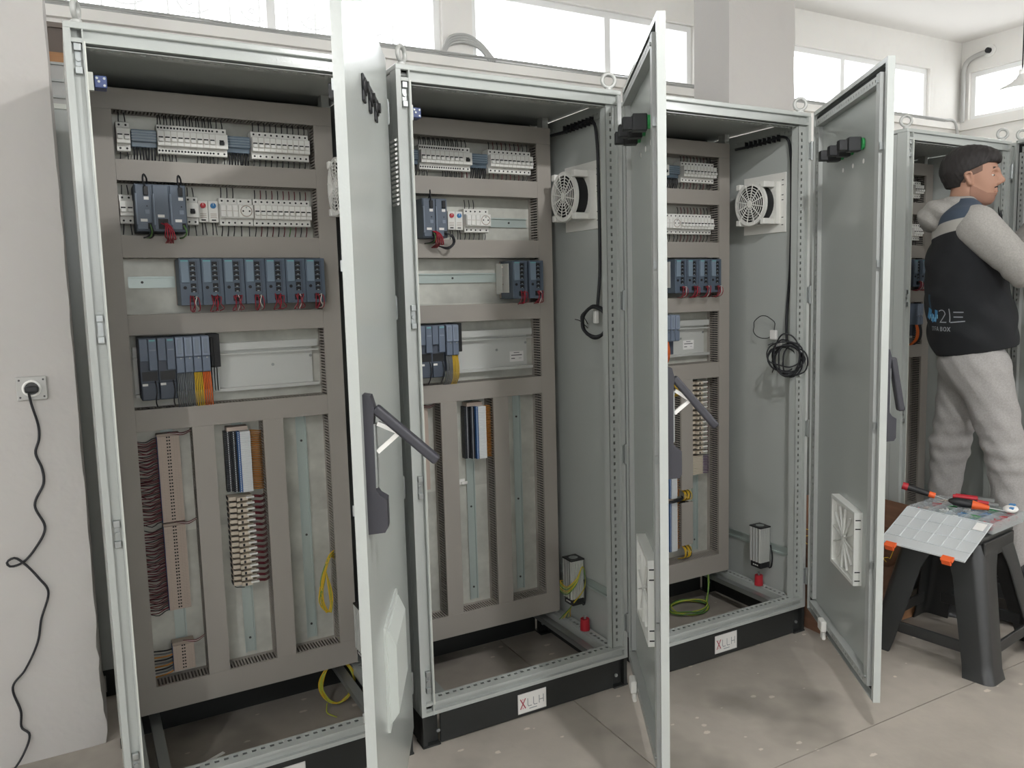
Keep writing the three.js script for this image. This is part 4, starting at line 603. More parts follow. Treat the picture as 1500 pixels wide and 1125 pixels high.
// ---------------------------------------------------------------- second cabinet
{
  const r1 = 'top rail of the second cabinet';
  place(distProto, 2, 0.19, 1.905, 'blue-grey distribution block at the far left, second cabinet', 'distribution block', 'distribution blocks');
  breakerBlock(2, 0.226, 1.905, [P1N, P1N, P1Nb, P1Nb, P1Nb, P1N, P1N, P1N, P1N], r1, 'the long row');
  place(P2r, 2, 0.406, 1.905, 'white two-pole breaker with a black lever, top rail of the second cabinet', 'circuit breaker');
  place(distProto, 2, 0.462, 1.905, 'blue-grey distribution block between breaker rows, second cabinet', 'distribution block', 'distribution blocks');
  breakerBlock(2, 0.499, 1.905, [P1, P1r, P1, P1r, P1, P1r, P1, P1r, P1, P1], r1, 'the right block');
  supplyUnit(2, 0.252, 1.692, 'blue-grey power supply with red leads beside the thermostats, second cabinet', 2);
  thermostat(2, 0.347, 1.692, 'small thermostat with a red dial, second cabinet', M.red); thermostat(2, 0.377, 1.692, 'small thermostat with a blue dial, second cabinet', M.blue);
  for (let k = 0; k < 3; k++) place(fuseProto, 2, 0.402 + k * 0.018, 1.692, `white fuse holder, ${ORD[k]} right of the blue dial, second cabinet`, 'fuse holder', 'fuse holders in the second cabinet');
  place(socketProto, 2, 0.470, 1.692, 'white rail socket on the half-empty rail of the second cabinet', 'socket');
  for (let k = 0; k < 2; k++) place(SW[k + 1], 2, 0.588 + k * 0.070, 1.482, `slate network switch with red leads, ${k ? 'right' : 'left'} of two in the second cabinet`, 'network switch', 'network switches in the second cabinet');
  railClip(2, 0.548, 1.482, 'pale ribbed end bracket left of the two network switches, second cabinet');
  plcHead(2, 0.196, 'dark controller module half behind the post, second cabinet'); plcHead(2, 0.245, 'dark controller module beside the signal modules, second cabinet');
  ioModule(2, 0.287, 'blue-grey signal module with grey wires, second cabinet', M.wireGrey); ioModule(2, 0.3115, 'blue-grey signal module with yellow wires, second cabinet', M.wireYellow);
  endPiece(2, 0.342, 'black rail connector beside the yellow-wired module, second cabinet');
  stripA(2, 0.195, 0.73, 1.03, 'pinkish terminal strip half hidden by the post, second cabinet');
  stripB(2, 0.413, 0.822, 1.022, 'black, blue and white level terminals with amber wires, second cabinet', M.wireAmber);
  { const t = thing('cable_tie_mount', 'small clear tie mount beside the bare middle rail, second cabinet', 'tie mount'); dev(2, t, 0.372, 0.735, PLATE); part('pad', rb(-0.012, 0.012, -0.012, 0.012, 0, 0.005, 0.002), M.white, t); part('bridge', rb(-0.004, 0.02, -0.01, 0.002, 0.004, 0.012, 0.002), M.white, t); }
  wallFan(2, 'white wall fan with web guard inside the second cabinet'); heater(2, -0.285, 'finned heater wrapped in yellow-green wire, second cabinet');
  padlockCone(2, W - 0.045, -0.217, 'red lamp dome on the base rail of the second cabinet');
  { const t = thing('wire_coil', 'loose yellow-green wires looped round the heater, second cabinet', 'wire coil'); inCab(2, t, W - 0.055, 0.325, -0.285);
    for (let k = 0; k < 6; k++) part('wire', tube([[0.01, -0.06 + k * 0.006, -0.05], [-0.04, -0.05 + k * 0.008, -0.03], [-0.045, -0.045 + k * 0.006, 0.03], [-0.02, 0.0 + k * 0.004, 0.06], [0.015, 0.06, 0.05], [0.02, -0.02, 0.055], [-0.02, -0.10, 0.02], [-0.04 + k * 0.01, -0.17, -0.04]], 0.0018, 34, 5), [M.wireGreen, M.wireYG, M.wireYellow][k % 3], t); }
  { const t = thing('supply_cable', 'black cable run down the side wall into a neat coil, second cabinet', 'cable'); inCab(2, t, W, 0, 0);
    part('cable_run', tube([[-0.05, 2.02, -0.390], [-0.022, 2.025, -0.310], [-0.022, 2.03, -0.230], [-0.024, 2.035, -0.160], [-0.025, 2.02, -0.130], [-0.024, 1.95, -0.115], [-0.022, 1.8, -0.113], [-0.024, 1.5, -0.11], [-0.045, 1.385, -0.095]], 0.0058, 60, 7), M.wireBlack, t);
    for (let k = 0; k < 7; k++) part('coil_turn', tube(hung([-0.066 + k * 0.003, 1.325, -0.088 - k * 0.003], 0.05 + rr(-0.005, 0.005), 0.054 + rr(-0.005, 0.005), 14, 0.03), 0.0045, 48, 6, true), M.wireBlack, t);
    for (let k = 0; k < 8; k++) part('cable_tie', bb(-0.03, -0.012, 2.02 + 0.0, 2.046, -0.335 + k * 0.026, -0.331 + k * 0.026), M.wireBlack, t);
    part('free_end', tube([[-0.03, 1.30, -0.185], [-0.035, 1.325, -0.230], [-0.035, 1.33, -0.265]], 0.0017, 12, 5), M.wireBlack, t); part('free_end', tube([[-0.03, 1.315, -0.185], [-0.03, 1.34, -0.210], [-0.03, 1.352, -0.220]], 0.0017, 12, 5), M.wireBlack, t);
    part('holder', [rb(-0.03, -0.008, 1.365, 1.385, -0.165, -0.142, 0.004), rb(-0.058, -0.04, 1.32, 1.365, -0.108, -0.092, 0.004)], M.white, t); }
}
// ---------------------------------------------------------------- third cabinet
{
  const r1 = 'top rail of the third cabinet', r2 = 'second rail of the third cabinet';
  breakerBlock(3, 0.297, 1.91, [P1N, P1N, P1N], r1, 'the short visible row'); place(P2r, 3, 0.369, 1.91, 'white two-pole breaker with a black lever, top rail of the third cabinet', 'circuit breaker');
  place(distProto, 3, 0.426, 1.91, 'blue-grey distribution block between breaker rows, third cabinet', 'distribution block', 'distribution blocks');
  breakerBlock(3, 0.464, 1.91, [P1, P1r, P1, P1r, P1, P1r, P1, P1r, P1, P1], r1, 'the right block');
  for (let k = 0; k < 3; k++) place(fuseProto, 3, 0.356 + k * 0.018, 1.698, `white fuse holder, ${ORD[k]} from the door edge, third cabinet`, 'fuse holder', 'fuse holders in the third cabinet');
  place(socketProto, 3, 0.424, 1.698, 'white rail socket beside the breaker block, third cabinet', 'socket');
  breakerBlock(3, 0.448, 1.698, [P1, P1r, P1, P1r, P1, P1r, P1, P1r, P1, P1], r2, 'the right block');
  for (let k = 0; k < 4; k++) place(SW[k % 3], 3, 0.412 + k * 0.0635, 1.486, `slate network switch with red leads, ${ORD[k]} of four in the third cabinet`, 'network switch', 'network switches in the third cabinet');
  railClip(3, 0.372, 1.486, 'pale ribbed end bracket left of the four network switches, third cabinet');
  [0, 1, 2, 3].forEach((k) => ioModule(3, 0.312 + k * 0.0245, `blue-grey signal module, ${ORD[k]} from the left in the third cabinet`, k === 1 ? M.wireOrange : k === 0 ? M.wireOrange : null));
  stripB(3, 0.39, 0.545, 0.742, 'upper white level terminals with amber wires, third cabinet', M.wireAmber); stripB(3, 0.39, 0.310, 0.528, 'lower white level terminals with amber wires, third cabinet', M.wireAmber);
  for (let k = 0; k < 15; k++) place(relayProto, 3, 0.557, 1.03 - k * 0.0215, `beige relay, ${ORD[k]} from the top of the third cabinet's relay stack`, 'relay', 'relays in the third cabinet');
  { const t = thing('terminal_strip', 'ribbed beige terminals with purple wires below the relays, third cabinet', 'terminal strip'); inCab(3, t, plateX(3, 0.557), -0.012, RZ); const s = [], w = []; for (let k = 0; k < 12; k++) { s.push(bb(-0.034, 0.03, 0.705 - k * 0.0072, 0.7105 - k * 0.0072, 0, 0.045)); w.push(tube([[0.029, 0.708 - k * 0.0072, 0.03], [0.05, 0.706 - k * 0.0072, 0.04], [0.084, 0.7 - k * 0.0072, 0.02]], 0.0018, 8, 4)); } stuffPart('terminal_slices', s, M.relay, t); stuffPart('purple_wires', w, M.wirePurple, t); }
  const spray = (label, x, y, h) => { const t = thing('wire_bunch', label, 'wires'); dev(3, t, x, y, DUCT - 0.02); for (let k = 0; k < 9; k++) part('wire', tube([[-0.02 + k * 0.004, h / 2, -0.03], [-0.016 + k * 0.0045, h * 0.2, 0.012], [-0.014 + k * 0.004 + rr(-0.008, 0.008), -h * 0.2, 0.016], [-0.02 + k * 0.005, -h / 2, -0.03]], 0.002, 12, 5), k % 4 === 3 ? M.wireBlack : M.wireYellow, t); };
  spray('bright yellow wires crossing the gap in the upright duct lid, third cabinet', 0.482, 0.55, 0.06); spray('bright yellow wires bursting from the foot of the upright duct, third cabinet', 0.482, 0.30, 0.075); spray('bright yellow wire bend above the door lever, third cabinet', 0.435, 1.01, 0.07);
  { const t = thing('wire_bunch', 'dark wire bundle tied between the two white terminal rows, third cabinet', 'wires'); dev(3, t, 0.40, 0.535, -0.41); for (let k = 0; k < 5; k++) part('wire', tube([[-0.06, -0.002 + k * 0.002, 0.0], [0.0, 0.002 + k * 0.002, 0.02], [0.05, 0.006 + k * 0.002, 0.01], [0.075, 0.008, -0.03]], 0.0022, 12, 5), M.wireBlack, t); }
  wallFan(3, 'white wall fan with web guard inside the third cabinet'); heater(3, -0.21, 'bare finned heater on its rail inside the third cabinet');
  padlockCone(3, W - 0.05, -0.216, 'red lamp dome on the base rail of the third cabinet');
  { const t = thing('supply_cable', 'black cable run down the side wall into a tangled coil, third cabinet', 'cable'); inCab(3, t, W, 0, 0);
    part('cable_run', tube([[-0.05, 2.02, -0.372], [-0.022, 2.025, -0.292], [-0.022, 2.03, -0.212], [-0.024, 2.035, -0.132], [-0.025, 2.02, -0.097], [-0.024, 1.95, -0.082], [-0.022, 1.8, -0.078], [-0.022, 1.5, -0.082], [-0.03, 1.3, -0.09], [-0.06, 1.22, -0.06]], 0.0055, 60, 7), M.wireBlack, t);
    for (let k = 0; k < 10; k++) part('coil_turn', tube(hung([-0.08 + rr(-0.02, 0.02), 1.145 + rr(-0.02, 0.02), -0.04 + rr(-0.02, 0.02)], 0.05 + rr(-0.014, 0.022), 0.066 + rr(-0.022, 0.018), 10, 0.08), 0.0032, 44, 5, true), M.wireBlack, t);
    part('thin_loop', tube(ring([-0.03, 1.265, -0.217], 0.062, 0.048, 'x', 14, 0.01), 0.0018, 40, 5, true), M.wireBlack, t); part('free_end', tube([[-0.03, 1.2, -0.162], [-0.03, 1.19, -0.192]], 0.0018, 6, 5), M.wireBlack, t); part('free_end', tube([[-0.03, 1.12, -0.152], [-0.03, 1.085, -0.162], [-0.03, 1.075, -0.167]], 0.0018, 6, 5), M.wireBlack, t);
    for (let k = 0; k < 8; k++) part('cable_tie', bb(-0.03, -0.012, 2.02, 2.046, -0.335 + k * 0.026, -0.331 + k * 0.026), M.wireBlack, t);
    part('paper_tag', [rb(-0.05, -0.035, 1.215, 1.255, -0.165, -0.13, 0.005)], M.label, t); part('paper_tag', [rb(-0.07, -0.06, 1.19, 1.215, -0.1, -0.08, 0.005)], M.label, t); }
  { const t = thing('wire_coil', 'green earth wire coiled on the floor inside the third cabinet', 'wire coil'); inCab(3, t, 0.53, 0, -0.43); for (let k = 0; k < 4; k++) part('wire', tube(ring([0, 0.004 + k * 0.003, 0], 0.1 - k * 0.004, 0.075 - k * 0.004, 'y', 12, 0.05), 0.003, 50, 5, true), k % 2 ? M.wireYG : M.wireGreen, t); for (let k = 0; k < 3; k++) part('wire_rise', tube([[0.09, 0.012, 0.02 - k * 0.01], [0.12, 0.05, -0.01], [0.135 + k * 0.004, 0.12, -0.03], [0.135, 0.185, -0.05]], 0.003, 14, 5), k === 1 ? M.wireYG : M.wireGreen, t); part('paper_tag', rb(0.105, 0.125, 0.15, 0.19, -0.03, -0.026, 0.001), M.beige, t); }
}
// ---------------------------------------------------------------- cabinet by the man: only the right ends of its rows show
{
  breakerBlock(4, 0.617, 1.905, [P1, P1, P1, P1], 'top rail of the cabinet by the man', 'the block'); breakerBlock(4, 0.617, 1.692, [P1, P1, P1, P1], 'second rail of the cabinet by the man', 'the block');
  for (let k = 0; k < 2; k++) place(SW[k], 4, 0.592 + k * 0.0628, 1.485, `slate network switch, ${k ? 'right' : 'left'} of two in the cabinet by the man`, 'network switch', 'network switches in the cabinet by the man');
  ioModule(4, 0.60, 'blue-grey signal module with orange wires, cabinet by the man', M.wireOrange); ioModule(4, 0.6245, 'blue-grey signal module with dark wires, cabinet by the man', M.wireBlack);
  { const t = thing('supply_cable', 'black cable looping from the wall to the door beside the face of the man', 'cable'); inCab(4, t, W, 0, 0); part('loop', tube([[-0.03, 2.02, -0.2], [-0.04, 1.95, -0.05], [-0.05, 1.78, -0.02], [-0.045, 1.62, 0.02], [-0.015, 1.58, 0.05], [0.0, 1.66, 0.10], [-0.03, 1.78, 0.16], [-0.1, 1.83, 0.27], [-0.13, 1.84, 0.36]], 0.008, 50, 7), M.wireBlack, t); }
}
// ---------------------------------------------------------------- wall socket and cord on the near column
{
  const z = -0.59, t = thing('power_socket', 'square surface socket with a black plug on the plastered column', 'socket'); t.position.set(-0.988, 1.18, z);
  part('socket_plate', [rb(-0.04, 0.04, -0.036, 0.036, 0, 0.012, 0.004)], M.pipe, t); const r = new THREE.TorusGeometry(0.022, 0.004, 8, 24); r.translate(0, 0, 0.012); part('socket_rim', r, M.white, t); part('socket_well', cyl(0.021, 0.002, 0, 0, 0.0122, 'z', 24), M.screw, t);
  for (const [x, y] of [[-0.031, 0.026], [0.031, 0.026], [-0.031, -0.026], [0.031, -0.026]]) part('plate_screw', cyl(0.003, 0.002, x, y, 0.0125, 'z', 8), M.screw, t);
  const c = thing('mains_cable', 'black power cord hanging in waves down the plastered column', 'cable');
  part('plug', [rb(-1.006, -0.970, 1.168, 1.188, z + 0.013, z + 0.035, 0.006)], M.black, c);
  const pts = [[-0.982, 1.17, 0.034], [-0.978, 1.13, 0.02], [-0.966, 1.06, 0.008], [-0.968, 1.02, 0.006], [-0.98, 0.98, 0.006], [-0.967, 0.93, 0.006], [-0.966, 0.885, 0.006], [-0.994, 0.82, 0.008], [-0.973, 0.745, 0.008], [-1.0, 0.69, 0.008], [-1.04, 0.647, 0.008], [-1.072, 0.642, 0.01], [-1.078, 0.658, 0.014], [-1.058, 0.668, 0.018], [-1.036, 0.648, 0.018], [-1.0, 0.59, 0.012], [-0.98, 0.545, 0.008], [-1.005, 0.46, 0.008], [-1.02, 0.39, 0.008], [-1.06, 0.31, 0.01], [-1.094, 0.268, 0.012], [-1.08, 0.18, 0.01], [-1.082, 0.13, 0.01], [-1.064, 0.105, 0.012], [-1.08, 0.05, 0.02], [-1.12, 0.006, 0.05], [-1.2, 0.005, 0.12], [-1.35, 0.005, 0.2]];
  part('flex', tube(pts.map(([x, y, d]) => [x - 0.014, y > 0.05 ? y * 1.008 - 0.006 : y, z + d]), 0.0036, 200, 6), M.wireBlack, c);
}
// ---------------------------------------------------------------- closed cabinet standing behind, with odds and ends on its roof
{
  const t = thing('storage_cabinet', 'pale closed cabinet on a dark plinth behind the plastered column', 'cabinet'); t.position.set(-1.14, 0, -0.935);
  part('body', rb(-0.4, 0.4, 0.1, 2.1, -0.6, 0, 0.004), M.cab, t); part('roof_edge', bb(-0.402, 0.402, 2.085, 2.102, -0.602, 0.004), M.lip, t); part('plinth', bb(-0.395, 0.395, 0, 0.1, -0.59, -0.004), M.plinth, t); part('plinth_sticker', bb(0.235, 0.278, 0.018, 0.08, -0.004, -0.003), M.pipe, t);
  const names = [['grey metal tray lying on the roof of the pale rear cabinet, lowest', 2.103, 2.15, M.pipe], ['grey metal tray in the middle of the stack on the rear cabinet', 2.151, 2.205, M.cableGrey], ['thin grey metal tray under the orange plank on the rear cabinet', 2.206, 2.262, M.pipe]];
  for (const [l, a, b, m] of names) { const o = thing('metal_tray', l, 'tray', 'trays stacked on the rear cabinet'); part('tray_body', [bb(-1.45, -0.72, a, b - 0.008, -1.5, -1.04)], m, o); part('tray_rim', bb(-1.46, -0.71, b - 0.008, b, -1.51, -1.03), M.cabDark, o); }
  const w = thing('plank', 'orange-brown plank lying on the grey trays', 'plank'); part('board', bb(-1.5, -0.7, 2.263, 2.30, -1.45, -1.05), M.wood, w);
  const d = thing('sill_shade_block', 'dark brown block standing in for the shade under the window sill', 'shade_block'); part('shade_body', rb(-1.4, -0.72, 2.301, 2.41, -1.5, -1.1, 0.004), mat(0x6b625b, 0.8), d); part('shade_rim', bb(-1.41, -0.71, 2.395, 2.412, -1.51, -1.09), mat(0x7c736b, 0.8), d);  // dark block added for the shade below the sill, above the plank
}
// ---------------------------------------------------------------- cardboard box with wire scraps
{
  const t = thing('cardboard_box', 'open brown cardboard box on the floor behind the black stool', 'box'), x0 = 1.715, x1 = 2.20, z0 = -0.2, z1 = 0.125, h = 0.36;
  part('box_bottom', bb(x0, x1, 0, 0.004, z0, z1), M.card, t);
  part('box_side', extr([[x0, 0.004], [x1, 0.004], [x1, 0.25], [x1 - 0.12, 0.23], [x0 + 0.2, 0.27], [x0 + 0.1, h], [x0, h]], 0.005).translate(0, 0, z1 - 0.005), M.card, t); part('box_side', bb(x0, x1, 0.004, h, z0, z0 + 0.005), M.card, t); part('box_side', bb(x0, x0 + 0.005, 0.004, h, z0 + 0.005, z1 - 0.005), M.card, t); part('box_side', bb(x1 - 0.005, x1, 0.004, h, z0 + 0.005, z1 - 0.005), M.card, t);
  const fl = (g, x, y, z, rx, rz) => { g.rotateX(rx); g.rotateZ(rz); g.translate(x, y, z); part('box_flap', g, M.card, t); };
  fl(bb(0, 0.005, 0, 0.12, -0.17, 0.17), x1 - 0.005, h, (z0 + z1) / 2, 0, -0.5); fl(bb(-0.23, 0.23, 0, 0.13, 0, 0.005), (x0 + x1) / 2, h, z0, -0.35, 0);
  const s = thing('wire_scraps', 'tangle of yellow wire scraps and clear film heaped in the cardboard box', 'wires'); s.userData.kind = 'stuff'; const g = [], f = [];
  for (let k = 0; k < 46; k++) { const cx = rr(x0 + 0.05, x1 - 0.05), cz = rr(z0 + 0.06, z1 - 0.06), p = []; for (let q = 0; q < 5; q++) p.push([Math.min(x1 - 0.02, Math.max(x0 + 0.02, cx + rr(-0.07, 0.07))), 0.27 + rr(-0.06, 0.10), Math.min(z1 - 0.02, Math.max(z0 + 0.02, cz + rr(-0.07, 0.07)))]); (k % 5 ? g : f).push(tube(p, 0.002, 16, 4)); }
  stuffPart('yellow_scraps', g, M.wireYellow, s); stuffPart('grey_scraps', f, M.wireGrey, s);
  const heap = new THREE.SphereGeometry(0.2, 20, 10); heap.scale(1, 0.25, 0.72); { const p = heap.attributes.position; for (let i = 0; i < p.count; i++) p.setY(i, p.getY(i) + 0.03 * vnoise(p.getX(i) * 20 + 9, p.getZ(i) * 20 + 9, 999, 3)); heap.computeVertexNormals(); } heap.translate((x0 + x1) / 2, 0.2, (z0 + z1) / 2); stuffPart('film_heap', heap, M.cableGrey, s);
  const b = thing('timber_block', 'flat pale timber block on the floor between the stool legs', 'timber'); part('block', rb(1.98, 2.22, 0, 0.05, 0.14, 0.165, 0.003), M.wood, b);
}
// ---------------------------------------------------------------- plastic stools
function stoolBuild(label, x, z, turn, H, base, top) {
  const t = thing('plastic_stool', label, 'stool'); t.position.set(x, 0, z); t.rotation.y = turn;
  const hb = base / 2, ht = top / 2;
  part('seat', [rb(-ht, ht, H - 0.028, H, -ht, ht, 0.012, 3), rb(-ht + 0.03, ht - 0.03, H - 0.002, H + 0.002, -ht + 0.03, ht - 0.03, 0.0015)], M.stool, t);
  for (const sx of [-1, 1]) for (const sz of [-1, 1]) {
    // L-section leg with rounded outer corner, splaying outwards
    const lv = 14, pos = [], idx = [], n = 16;
        const prof = []; const Lw = 0.098, r = 0.032, th = 0.01;
    prof.push([-Lw, 0], [-r, 0]); for (let q = 1; q < 6; q++) { const a = q / 6 * Math.PI / 2; prof.push([-r + r * Math.sin(a), -r + r * Math.cos(a)]); } prof.push([0, -r], [0, -Lw], [-th, -Lw], [-th, -r]); for (let q = 1; q < 6; q++) { const a = q / 6 * Math.PI / 2, ri = r - th; prof.push([-r + ri * Math.cos(a), -r + ri * Math.sin(a)]); } prof.push([-r, -th], [-Lw, -th]);
    const m = prof.length;
    for (let j = 0; j <= lv; j++) { const f = j / lv, y = f * (H - 0.02), h = hb + (ht - hb) * f, flare = f < 0.04 ? 0.008 : 0, wd = 1.18 - 0.18 * (1 - f) + (f > 0.75 ? (f - 0.75) * 1.6 : 0); for (const [a, b] of prof) pos.push(sx * (h + a * wd + (a > -0.05 ? flare : 0)), y, sz * (h + b * wd + (b > -0.05 ? flare : 0))); }
    for (let j = 0; j < lv; j++) for (let q = 0; q < m; q++) { const a = j * m + q, b = j * m + (q + 1) % m, c = a + m, d = b + m; if (sx * sz > 0) idx.push(a, b, c, b, d, c); else idx.push(a, c, b, b, c, d); }
    const g = new THREE.BufferGeometry(); g.setAttribute('position', new THREE.Float32BufferAttribute(pos, 3)); g.setIndex(idx); g.computeVertexNormals(); part('leg', g, M.stool, t);
  }
  const yb = H * 0.2, hbar = hb + (ht - hb) * 0.2 - 0.012;
  for (const s of [-1, 1]) { part('stretcher', [rb(-hbar + 0.05, hbar - 0.05, yb - 0.022, yb + 0.022, s * hbar - 0.006, s * hbar + 0.006, 0.004)], M.stool, t); part('stretcher', [rb(s * hbar - 0.006, s * hbar + 0.006, yb - 0.022, yb + 0.022, -hbar + 0.05, hbar - 0.05, 0.004)], M.stool, t);
    part('apron', rb(-ht + 0.02, ht - 0.02, H - 0.085, H - 0.02, s * (ht + 0.004) - 0.005, s * (ht + 0.004) + 0.005, 0.004), M.stool, t); part('apron', rb(s * (ht + 0.004) - 0.005, s * (ht + 0.004) + 0.005, H - 0.085, H - 0.02, -ht + 0.02, ht - 0.02, 0.004), M.stool, t); }
  return t;
}
const STOOLTURN = 0.15;
stoolBuild('black plastic stool carrying the clear organiser and hand tools', 2.075, 0.43, STOOLTURN, 0.5, 0.48, 0.29);
stoolBuild('low black plastic step that the man stands on', 2.57, 0.27, 0.5, 0.2, 0.42, 0.40);
// ---------------------------------------------------------------- organiser and tools
{
  const t = thing('parts_organiser', 'clear parts organiser with open gridded lid and orange clips, on stool', 'organiser'); t.position.set(2.135, 0.5035, 0.415); t.rotation.y = 0.12;
  const a = 0.125, b = 0.165, h = 0.042;
  part('tray_floor', bb(-a, a, 0, 0.002, -b, b), M.clearTray, t);
  for (const s of [-1, 1]) { part('tray_wall', rb(s * a - 0.0015, s * a + 0.0015, 0, h, -b, b, 0.001), M.clearTray, t); part('tray_wall', rb(-a, a, 0, h, s * b - 0.0015, s * b + 0.0015, 0.001), M.clearTray, t); }
  for (let k = 1; k < 4; k++) part('divider', bb(-a + k * 2 * a / 4 - 0.0007, -a + k * 2 * a / 4 + 0.0007, 0.002, h - 0.004, -b + 0.002, b - 0.002), M.clearTray, t);
  for (let k = 1; k < 5; k++) part('divider', bb(-a + 0.002, a - 0.002, 0.002, h - 0.004, -b + k * 2 * b / 5 - 0.0007, -b + k * 2 * b / 5 + 0.0007), M.clearTray, t);
  const cols = [M.red, M.green, M.white, M.blue, M.red, M.beige, M.white, M.blue, M.green, M.red]; let q = 0;
  for (let i = 0; i < 4; i++) for (let j = 0; j < 5; j++) { const m = cols[q++ % cols.length], g = []; for (let k = 0; k < 22; k++) { const c = cyl(0.0026, 0.02, 0, 0, 0, 'x', 6); c.rotateY(rr(0, 3)); c.rotateZ(rr(-0.4, 0.4)); c.translate(-a + (i + 0.5) * a / 2 + rr(-0.014, 0.014), 0.006 + rr(0, 0.024), -b + (j + 0.5) * 2 * b / 5 + rr(-0.016, 0.016)); g.push(c); } const o = stuffPart('ferrules', g, m, t); }
  // lid, hinged on the long left edge, hanging outwards
  const L = 0.228, lid = (g) => { g.rotateZ(0.46); g.translate(-a - 0.002, h - 0.002, 0); return g; };
  part('lid', lid(bb(-L, 0, -0.0012, 0.0012, -b, b)), M.clearP, t);
  const rib = (g) => part('lid_rib', lid(g), M.clearP, t);
  for (let k = 0; k <= 6; k++) rib(bb(k === 0 || k === 6 ? -L : -L * 0.78, -0.008, 0.0012, 0.0042, -b + k * 2 * b / 6 * 0.988 + 0.0005, -b + k * 2 * b / 6 * 0.988 + 0.0035)); for (const f of [0.02, 0.26, 0.52, 0.78, 0.985]) rib(bb(-L * f - 0.0015, -L * f + 0.0015, 0.0012, 0.0042, -b, b));
  part('lid_label', lid(bb(-L * 0.24, -L * 0.06, 0.0043, 0.0053, b - 0.05, b - 0.012)), M.label, t);
  for (const z of [-b + 0.05, b - 0.06]) part('orange_clip', [lid(rb(-L - 0.016, -L + 0.008, -0.005, 0.006, z - 0.022, z + 0.022, 0.002)), lid(rb(-L - 0.02, -L - 0.012, -0.016, 0.006, z - 0.017, z + 0.017, 0.002))], M.orange, t);
  const tool = (name, label, x, z, turn, tilt, y, f) => { const o = thing(name, label, name.replace('_', ' ')); o.position.set(x, y, z); o.rotation.set(0, turn, tilt, 'YXZ'); f(o); };
  const ly = 0.5035 + h;
  tool('screwdriver', 'black screwdriver with red cap and orange collar leaning over the organiser', 2.105, 0.275, -1.0, -0.26, ly + 0.034, (o) => { part('grip', cyl(0.014, 0.085, -0.04, 0, 0, 'x', 14, 0.011), M.black, o); part('end_cap', cyl(0.015, 0.022, -0.09, 0, 0, 'x', 14), M.red, o); part('collar', cyl(0.012, 0.024, 0.014, 0, 0, 'x', 14), M.orange, o); part('shaft', cyl(0.0026, 0.07, 0.06, 0, 0, 'x', 8), M.steel, o); });
  tool('pliers', 'fat black and orange handled tool lying across the organiser', 2.14, 0.40, -1.05, -0.10, ly + 0.018, (o) => { const s = new THREE.SphereGeometry(0.02, 16, 10); s.scale(2.6, 0.85, 0.9); part('grip', s, M.black, o); part('orange_nose', cyl(0.018, 0.06, 0.065, 0, 0, 'x', 14, 0.009), M.orange, o); part('shaft', cyl(0.003, 0.08, 0.13, 0, 0, 'x', 8), M.steel, o); });
  tool('cutter', 'black and red handled cutter next to the fat-handled tool', 2.21, 0.43, -1.0, -0.06, ly + 0.016, (o) => { part('handle', cyl(0.008, 0.08, -0.05, 0, 0.006, 'x', 10), M.black, o); part('grip', cyl(0.010, 0.04, 0.01, 0, 0, 'x', 12, 0.008), M.red, o); part('jaw', bb(0.028, 0.065, -0.004, 0.004, -0.006, 0.006), M.steel, o); });
  tool('crimper', 'all-red handled crimper at the back of the organiser', 2.25, 0.40, -0.95, -0.05, ly + 0.018, (o) => { part('handle', cyl(0.008, 0.09, -0.05, 0, 0.006, 'x', 10), M.red, o); part('handle', cyl(0.008, 0.08, -0.045, 0, -0.012, 'x', 10), M.red, o); part('jaw', bb(-0.004, 0.055, -0.006, 0.006, -0.014, 0.008), M.steel, o); });
  tool('ferrule_bag', 'clear bag of blue and white bits at the right end of the organiser', 2.24, 0.535, 0.3, 0, ly - 0.001, (o) => { const s = new THREE.SphereGeometry(0.03, 14, 8); s.scale(1.3, 0.45, 0.9); s.translate(0, 0.01, 0); part('bag', s, M.label, o); part('blue_bit', rb(0.006, 0.03, 0.016, 0.026, -0.01, 0.012, 0.003), M.blue, o); part('blue_bit', rb(-0.03, -0.012, 0.014, 0.022, 0, 0.016, 0.003), M.blue, o); });
}
